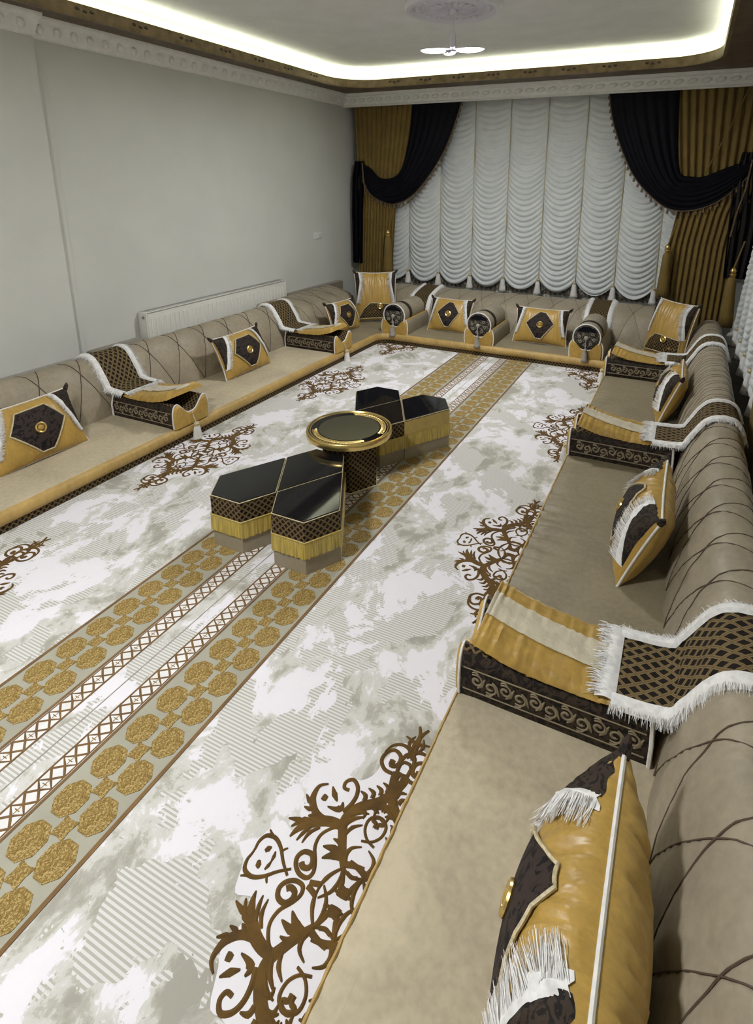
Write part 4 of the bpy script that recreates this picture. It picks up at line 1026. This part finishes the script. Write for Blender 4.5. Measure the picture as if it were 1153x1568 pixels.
# ------------------------------------------------------------------ curtains
def balloon(label, place_, edges, z_top, z_bot, tlen=0.13):
    """place_(s, out, z) -> world; out = towards the room"""
    p0 = place_((edges[0] + edges[-1]) / 2, 0, 0)
    t = thing('balloon_curtain', label, 'curtain', (p0[0], p0[1], 0.0)); rnd = random.Random(5)
    for i in range(len(edges) - 1):
        a, c = edges[i], edges[i + 1]; g = G(); NV = 210; ph = rnd.random()
        def fn(u, v):
            f = 4 * u * (1 - u); zc = z_top + (z_bot - z_top) * v
            amp = min(1.0, v * 2.2 + 0.12)
            sag = 0.13 * f * (0.25 + 0.75 * amp)
            per = 0.062 + 0.012 * math.sin(v * 5 + ph * 6)
            s_ = v * (z_top - z_bot) / 0.060 + ph
            w_ = abs(math.sin(PI * s_)) ** 0.8
            fine = 0.35 * math.sin(2 * PI * s_ * 2.3 + u * 9)
            o = f ** 0.6 * (0.034 * amp * w_ + 0.010 * fine * amp) + 0.03 * f * amp
            return place_(a + (c - a) * (u + 0.015 * math.sin(14 * v + i)), o, zc - sag)
        g.grid(fn, 18, NV); obj('swagged_panel', g, 'sheer', t, world=True, auto=None)
    for i, s in enumerate(edges):
        g = G(); g.tube([place_(s, 0.012, z_top), place_(s, 0.014, (z_top + z_bot) / 2), place_(s, 0.016, z_bot)], 0.0045, 6)
        obj('shirring_tape', g, 'braid', t, world=True)
        if 0 < i < len(edges) - 1 or True:
            q = place_(s, 0.05, z_bot + 0.02)
            tassel(t, (q[0] - p0[0], q[1] - p0[1], q[2]), 0.02, tlen, 'white', 0.031, 'braid')
    # lace hem with small drops behind the scallops
    a, c = edges[0], edges[-1]; g = G()
    g.grid(lambda u, v: place_(a + (c - a) * u, -0.035 + 0.008 * math.sin(u * 90), z_bot + 0.10 - v * (0.235 + 0.02 * math.sin(u * 150))), 240, 6)
    obj('lace_hem', g, 'lace', t, world=True)
    g = G(); n = int((c - a) / 0.055) if c > a else int((a - c) / 0.055)
    for k in range(n):
        q = place_(a + (c - a) * (k + 0.5) / n, -0.03, z_bot - 0.13)
        g.lathe([(0.002, 0.02), (0.004, 0.0), (0.010, -0.012), (0.011, -0.04), (0.002, -0.042)], 6, q)
    o = obj('drop_fringe', g, 'bead', t, world=True); o['kind'] = 'stuff'
    return t
M['lace'] = damask('lace_hem_cloth', (0.34, 0.33, 0.29), (0.11, 0.09, 0.07), 40, 0.50, 1.5)
balloon('white balloon curtain with scalloped hem and tassels below the cornice, opposite the tables', lambda s, o, z: (s, 6.60 - o, z), [-3.575 + 0.4155 * k for k in range(10)], 2.60, 0.555, 0.15)
balloon('white balloon curtain with tasselled hem along the side wall', lambda s, o, z: (0.545 - o, s - 0.85 * max(0.0, z - 0.42) * max(0.0, (s - 3.9) / 2.12), z), [6.04 - 0.428 * k for k in range(6)], 2.60, 0.42, 0.15)

def drape(name, label, fn_edges, place_, pleats, z_top, z_bot, amp=0.03, mat='drape', cat='curtain', nz=30):
    e0 = fn_edges(0.5); p = place_((e0[0] + e0[1]) / 2, 0, 0)
    t = thing(name, label, cat, (p[0], p[1], 0.0))
    rnd = random.Random(int(pleats * 7))
    def fn(u, v):
        a, c = fn_edges(v); z = z_top + (z_bot - z_top) * v
        ph = pleats * u + 0.12 * math.sin(5 * u + v * 1.2); fr = ph % 1.0
        k = 0.6 - 1.6 * math.exp(-((fr - 0.5) / 0.15) ** 2) + 0.18 * math.sin(2 * PI * fr) + 0.15 * math.sin(ph * 2.1 + v)
        return place_(a + (c - a) * u, amp * k, z)
    g = G(); g.grid(fn, int(pleats * 16), nz); obj('pleated_cloth', g, mat, t, world=True, auto=None)
    return t
FW = lambda s, o, z: (s, 6.445 - o, z)
def lerp_e(tab):
    def f(v):
        for i in range(len(tab) - 1):
            if v <= tab[i + 1][0] or i == len(tab) - 2:
                q = (v - tab[i][0]) / (tab[i + 1][0] - tab[i][0]); q = max(0, min(1, q))
                return (tab[i][1] + (tab[i + 1][1] - tab[i][1]) * q, tab[i][2] + (tab[i + 1][2] - tab[i][2]) * q)
    return f
drape('gold_drape', 'pleated gold drape beside the left wall, half under the black swag', lerp_e([(0, -3.84, -3.00), (0.35, -3.80, -3.15), (0.5, -3.78, -3.27), (0.75, -3.80, -3.31), (1, -3.84, -3.30)]), FW, 12, 2.60, 0.10, 0.016)
drape('gold_drape', 'pleated gold drape in the far corner beside the side wall', lerp_e([(0, -0.26, 0.62), (0.4, -0.12, 0.55), (0.5, -0.12, 0.46), (0.62, -0.16, 0.42), (1, -0.20, 0.40)]), FW, 11, 2.60, 0.10, 0.026)
RW = lambda s, o, z: (0.463 - o, s, z)
drape('gold_drape', 'gold drape on the side wall ending the white side curtain', lerp_e([(0, 2.7, 4.2), (0.55, 2.75, 3.9), (0.78, 2.8, 3.6), (1, 2.8, 3.62)]), RW, 10, 2.60, 0.12, 0.022)

def swag(label, inner, outer, y):
    t = thing('black_swag', label, 'curtain swag', (inner[0][0], y, 2.5))
    n = 48
    def resample(P):
        C = cat_rom(P, 8); ac = [0]
        for i in range(1, len(C)): ac.append(ac[-1] + (C[i] - C[i - 1]).length)
        out = []
        for k in range(n + 1):
            s = ac[-1] * k / n; i = 0
            while i < len(C) - 2 and ac[i + 1] < s: i += 1
            out.append(C[i].lerp(C[i + 1], (s - ac[i]) / max(1e-9, ac[i + 1] - ac[i])))
        return out
    A, B = resample(inner), resample(outer)
    def P(u, v):
        k = u * n; i = min(int(k), n - 1); f = k - i
        a = A[i].lerp(A[i + 1], f); c = B[i].lerp(B[i + 1], f); p = a.lerp(c, v)
        o = 0.030 * math.sin(PI * v) + 0.016 * abs(math.sin(PI * 6.5 * v + 0.6 * u)) * (0.4 + 0.6 * math.sin(PI * min(1, u * 0.9 + 0.1)))
        return (p.x, y - o, p.y)
    g = G(); g.grid(lambda u, v: P(u, v), 60, 44); obj('folded_cloth', g, 'black', t, world=True, auto=None)
    g = G(); m_ = 34
    for k in range(m_):
        q = P((k + 0.5) / m_, 1.0)
        g.lathe([(0.002, 0.006), (0.006, 0.0), (0.004, -0.012), (0.011, -0.022), (0.012, -0.048), (0.003, -0.05)], 6, q)
    o = obj('bead_fringe', g, 'bead', t, world=True); o['kind'] = 'stuff'
    obj('edge_braid', G().tube([P(k / 50, 1.0) for k in range(51)], 0.006, 6), 'bead', t, world=True)
    return t
IL = [(-3.043, 2.60), (-3.067, 2.288), (-3.1, 2.072), (-3.188, 1.786), (-3.308, 1.686), (-3.479, 1.685), (-3.589, 1.787), (-3.73, 1.86)]
OL = [(-2.40, 2.60), (-2.549, 2.167), (-2.68, 1.899), (-2.9, 1.608), (-3.079, 1.447), (-3.283, 1.371), (-3.472, 1.406), (-3.628, 1.505), (-3.73, 1.70)]
IR = [(-0.225, 2.60), (-0.18, 2.005), (-0.127, 1.742), (-0.03, 1.711), (0.076, 1.709), (0.238, 1.778), (0.46, 1.87)]
OR = [(-0.88, 2.60), (-0.81, 2.253), (-0.656, 1.881), (-0.501, 1.64), (-0.278, 1.439), (-0.121, 1.379), (0.042, 1.393), (0.222, 1.468), (0.398, 1.635), (0.475, 1.75)]
swag('black satin swag hooked back to the left wall', IL, OL, 6.415)
sr = swag('black satin swag hooked back to the far corner by the side wall', IR, OR, 6.415)
g = G(); g.tube([(0.386, 6.385, 2.56), (0.24, 6.378, 2.12), (0.092, 6.372, 1.742)], 0.007, 6); obj('gold_cord', g, 'drape', sr, world=True)
TW = lambda s, o, z: (s, 6.415 - o, z)
t = drape('black_tail', 'narrow black curtain tail hanging against the left wall', lerp_e([(0, -3.82, -3.70), (0.15, -3.86, -3.70), (0.5, -3.875, -3.72), (1, -3.87, -3.74)]), TW, 3, 1.88, 0.62, 0.03, 'black', 'curtain tail')
o = obj('bead_trim', G().tube([(-3.70, 6.37, 1.86), (-3.69, 6.37, 1.70), (-3.665, 6.37, 1.50)], 0.008, 6), 'bead', t, world=True)
t = drape('black_tail', 'wide black curtain tail with beaded edge in the far corner', lerp_e([(0, 0.38, 0.58), (0.2, 0.34, 0.64), (0.55, 0.35, 0.68), (1, 0.37, 0.62)]), TW, 5, 1.93, 0.74, 0.03, 'tail', 'curtain tail')
obj('bead_trim', G().tube([(0.47, 6.36, 1.86), (0.45, 6.36, 1.60), (0.40, 6.36, 1.35), (0.38, 6.36, 1.15)], 0.008, 6), 'bead', t, world=True)
def key_tassel(loc, label, ln=0.48, up=0.32, lean=0.06):
    """big drapery tassel: cord, brass head, long gold skirt"""
    t = thing('drapery_tassel', label, 'tassel', loc, 0.0, 'large gold drapery tassels')
    obj('cord', G().tube([(lean, 0.03, up), (lean * 0.4, 0.012, up * 0.5), (0, 0, 0.07)], 0.007, 6), 'drape', t)
    h = obj('brass_head', G().lathe([(0.0, -0.012), (0.022, -0.010), (0.026, 0.002), (0.014, 0.014), (0.012, 0.022), (0.024, 0.034), (0.026, 0.050), (0.012, 0.078), (0.0, 0.084)], 18), 'brass', t)
    obj('head_ring', G().tube([(0.026 * math.cos(2 * PI * k / 18), 0.026 * math.sin(2 * PI * k / 18), 0.018) for k in range(18)], 0.005, 6, closed=True), 'brass', h)
    obj('skirt', G().lathe([(0.020, -0.010), (0.036, -0.03), (0.044, -ln * 0.4), (0.056, -ln * 0.8), (0.062, -ln), (0.01, -ln + 0.004)], 60, rib=0.07, nrib=20), 'drape', t, auto=None)
key_tassel((-3.335, 6.34, 0.985), 'large gold drapery tassel with brass head on the drape by the left wall')
key_tassel((-0.160, 6.34, 0.975), 'large gold drapery tassel with brass head on the far corner drape')
key_tassel((0.425, 6.02, 0.82), 'large gold drapery tassel with brass head beside the white side curtain')

# ------------------------------------------------------------------ radiator, socket
t = thing('radiator', 'white ribbed panel radiator on the left wall behind the back roll', 'radiator', (XL + 0.06, 4.06, 0.12))
RY, RH = 0.90, 0.49
obj('rear_panel', G().box(-0.055, -0.035, -RY, RY, 0.02, RH, 0, 0.004), 'radiator', t)
fr = obj('front_panel', G().box(0.02, 0.034, -RY + 0.01, RY - 0.01, 0.0, RH - 0.012, 0, 0.004), 'radiator', t)
rib_me = mkmesh('rib', G().box(0.033, 0.041, -0.013, 0.013, 0.03, RH - 0.05, 0, 0.004), 'radiator')
for k in range(36): inst('rib', rib_me, fr, (0, -RY + 0.05 + k * (2 * RY - 0.1) / 35, 0))
obj('top_grille', G().box(-0.055, 0.036, -RY, RY, RH - 0.006, RH, 0, 0.002), 'radiator', t)
slot_me = mkmesh('slot', G().box(-0.035, 0.02, -0.006, 0.006, RH - 0.001, RH + 0.001), 'steel', False)
tg = t.children[-1]
for k in range(60): inst('slot', slot_me, tg, (0, -RY + 0.04 + k * (2 * RY - 0.08) / 59, 0))
for s in (-1, 1): obj('side_cover', G().box(-0.055, 0.036, s * RY - 0.006, s * RY + 0.006, 0.0, RH, 0, 0.003), 'radiator', t)
g = G(); g.tube([(-0.01, RY + 0.006, RH - 0.035), (-0.01, RY + 0.04, RH - 0.035)], [0.013, 0.016], 12); obj('valve', g, 'steel', t)
g = G(); g.tube([(0.005, -RY - 0.004, RH - 0.04), (0.005, -RY - 0.014, RH - 0.04)], 0.012, 12); obj('vent_plug', g, 'steel', t)
t = thing('wall_socket', 'white double wall socket on the left wall above the back cushions', 'socket', (XL, 5.72, 1.02))
pl_ = obj('frame', G().box(0.0, 0.012, -0.08, 0.08, -0.042, 0.042, 0, 0.004), 'plastic', t)
for s in (-1, 1):
    g = G(); g.lathe([(0.0, 0.002), (0.020, 0.002), (0.021, 0.005), (0.026, 0.005), (0.026, 0.0)], 20)
    g.V = [(z + 0.012, s * 0.038 + x, y) for x, y, z in g.V]; o = obj('outlet', g, 'plastic', t)
    for q in (-1, 1):
        g = G(); g.tube([(0.010, s * 0.038 + q * 0.009, 0), (0.0155, s * 0.038 + q * 0.009, 0)], 0.003, 6); obj('pin_hole', g, 'glass', o)
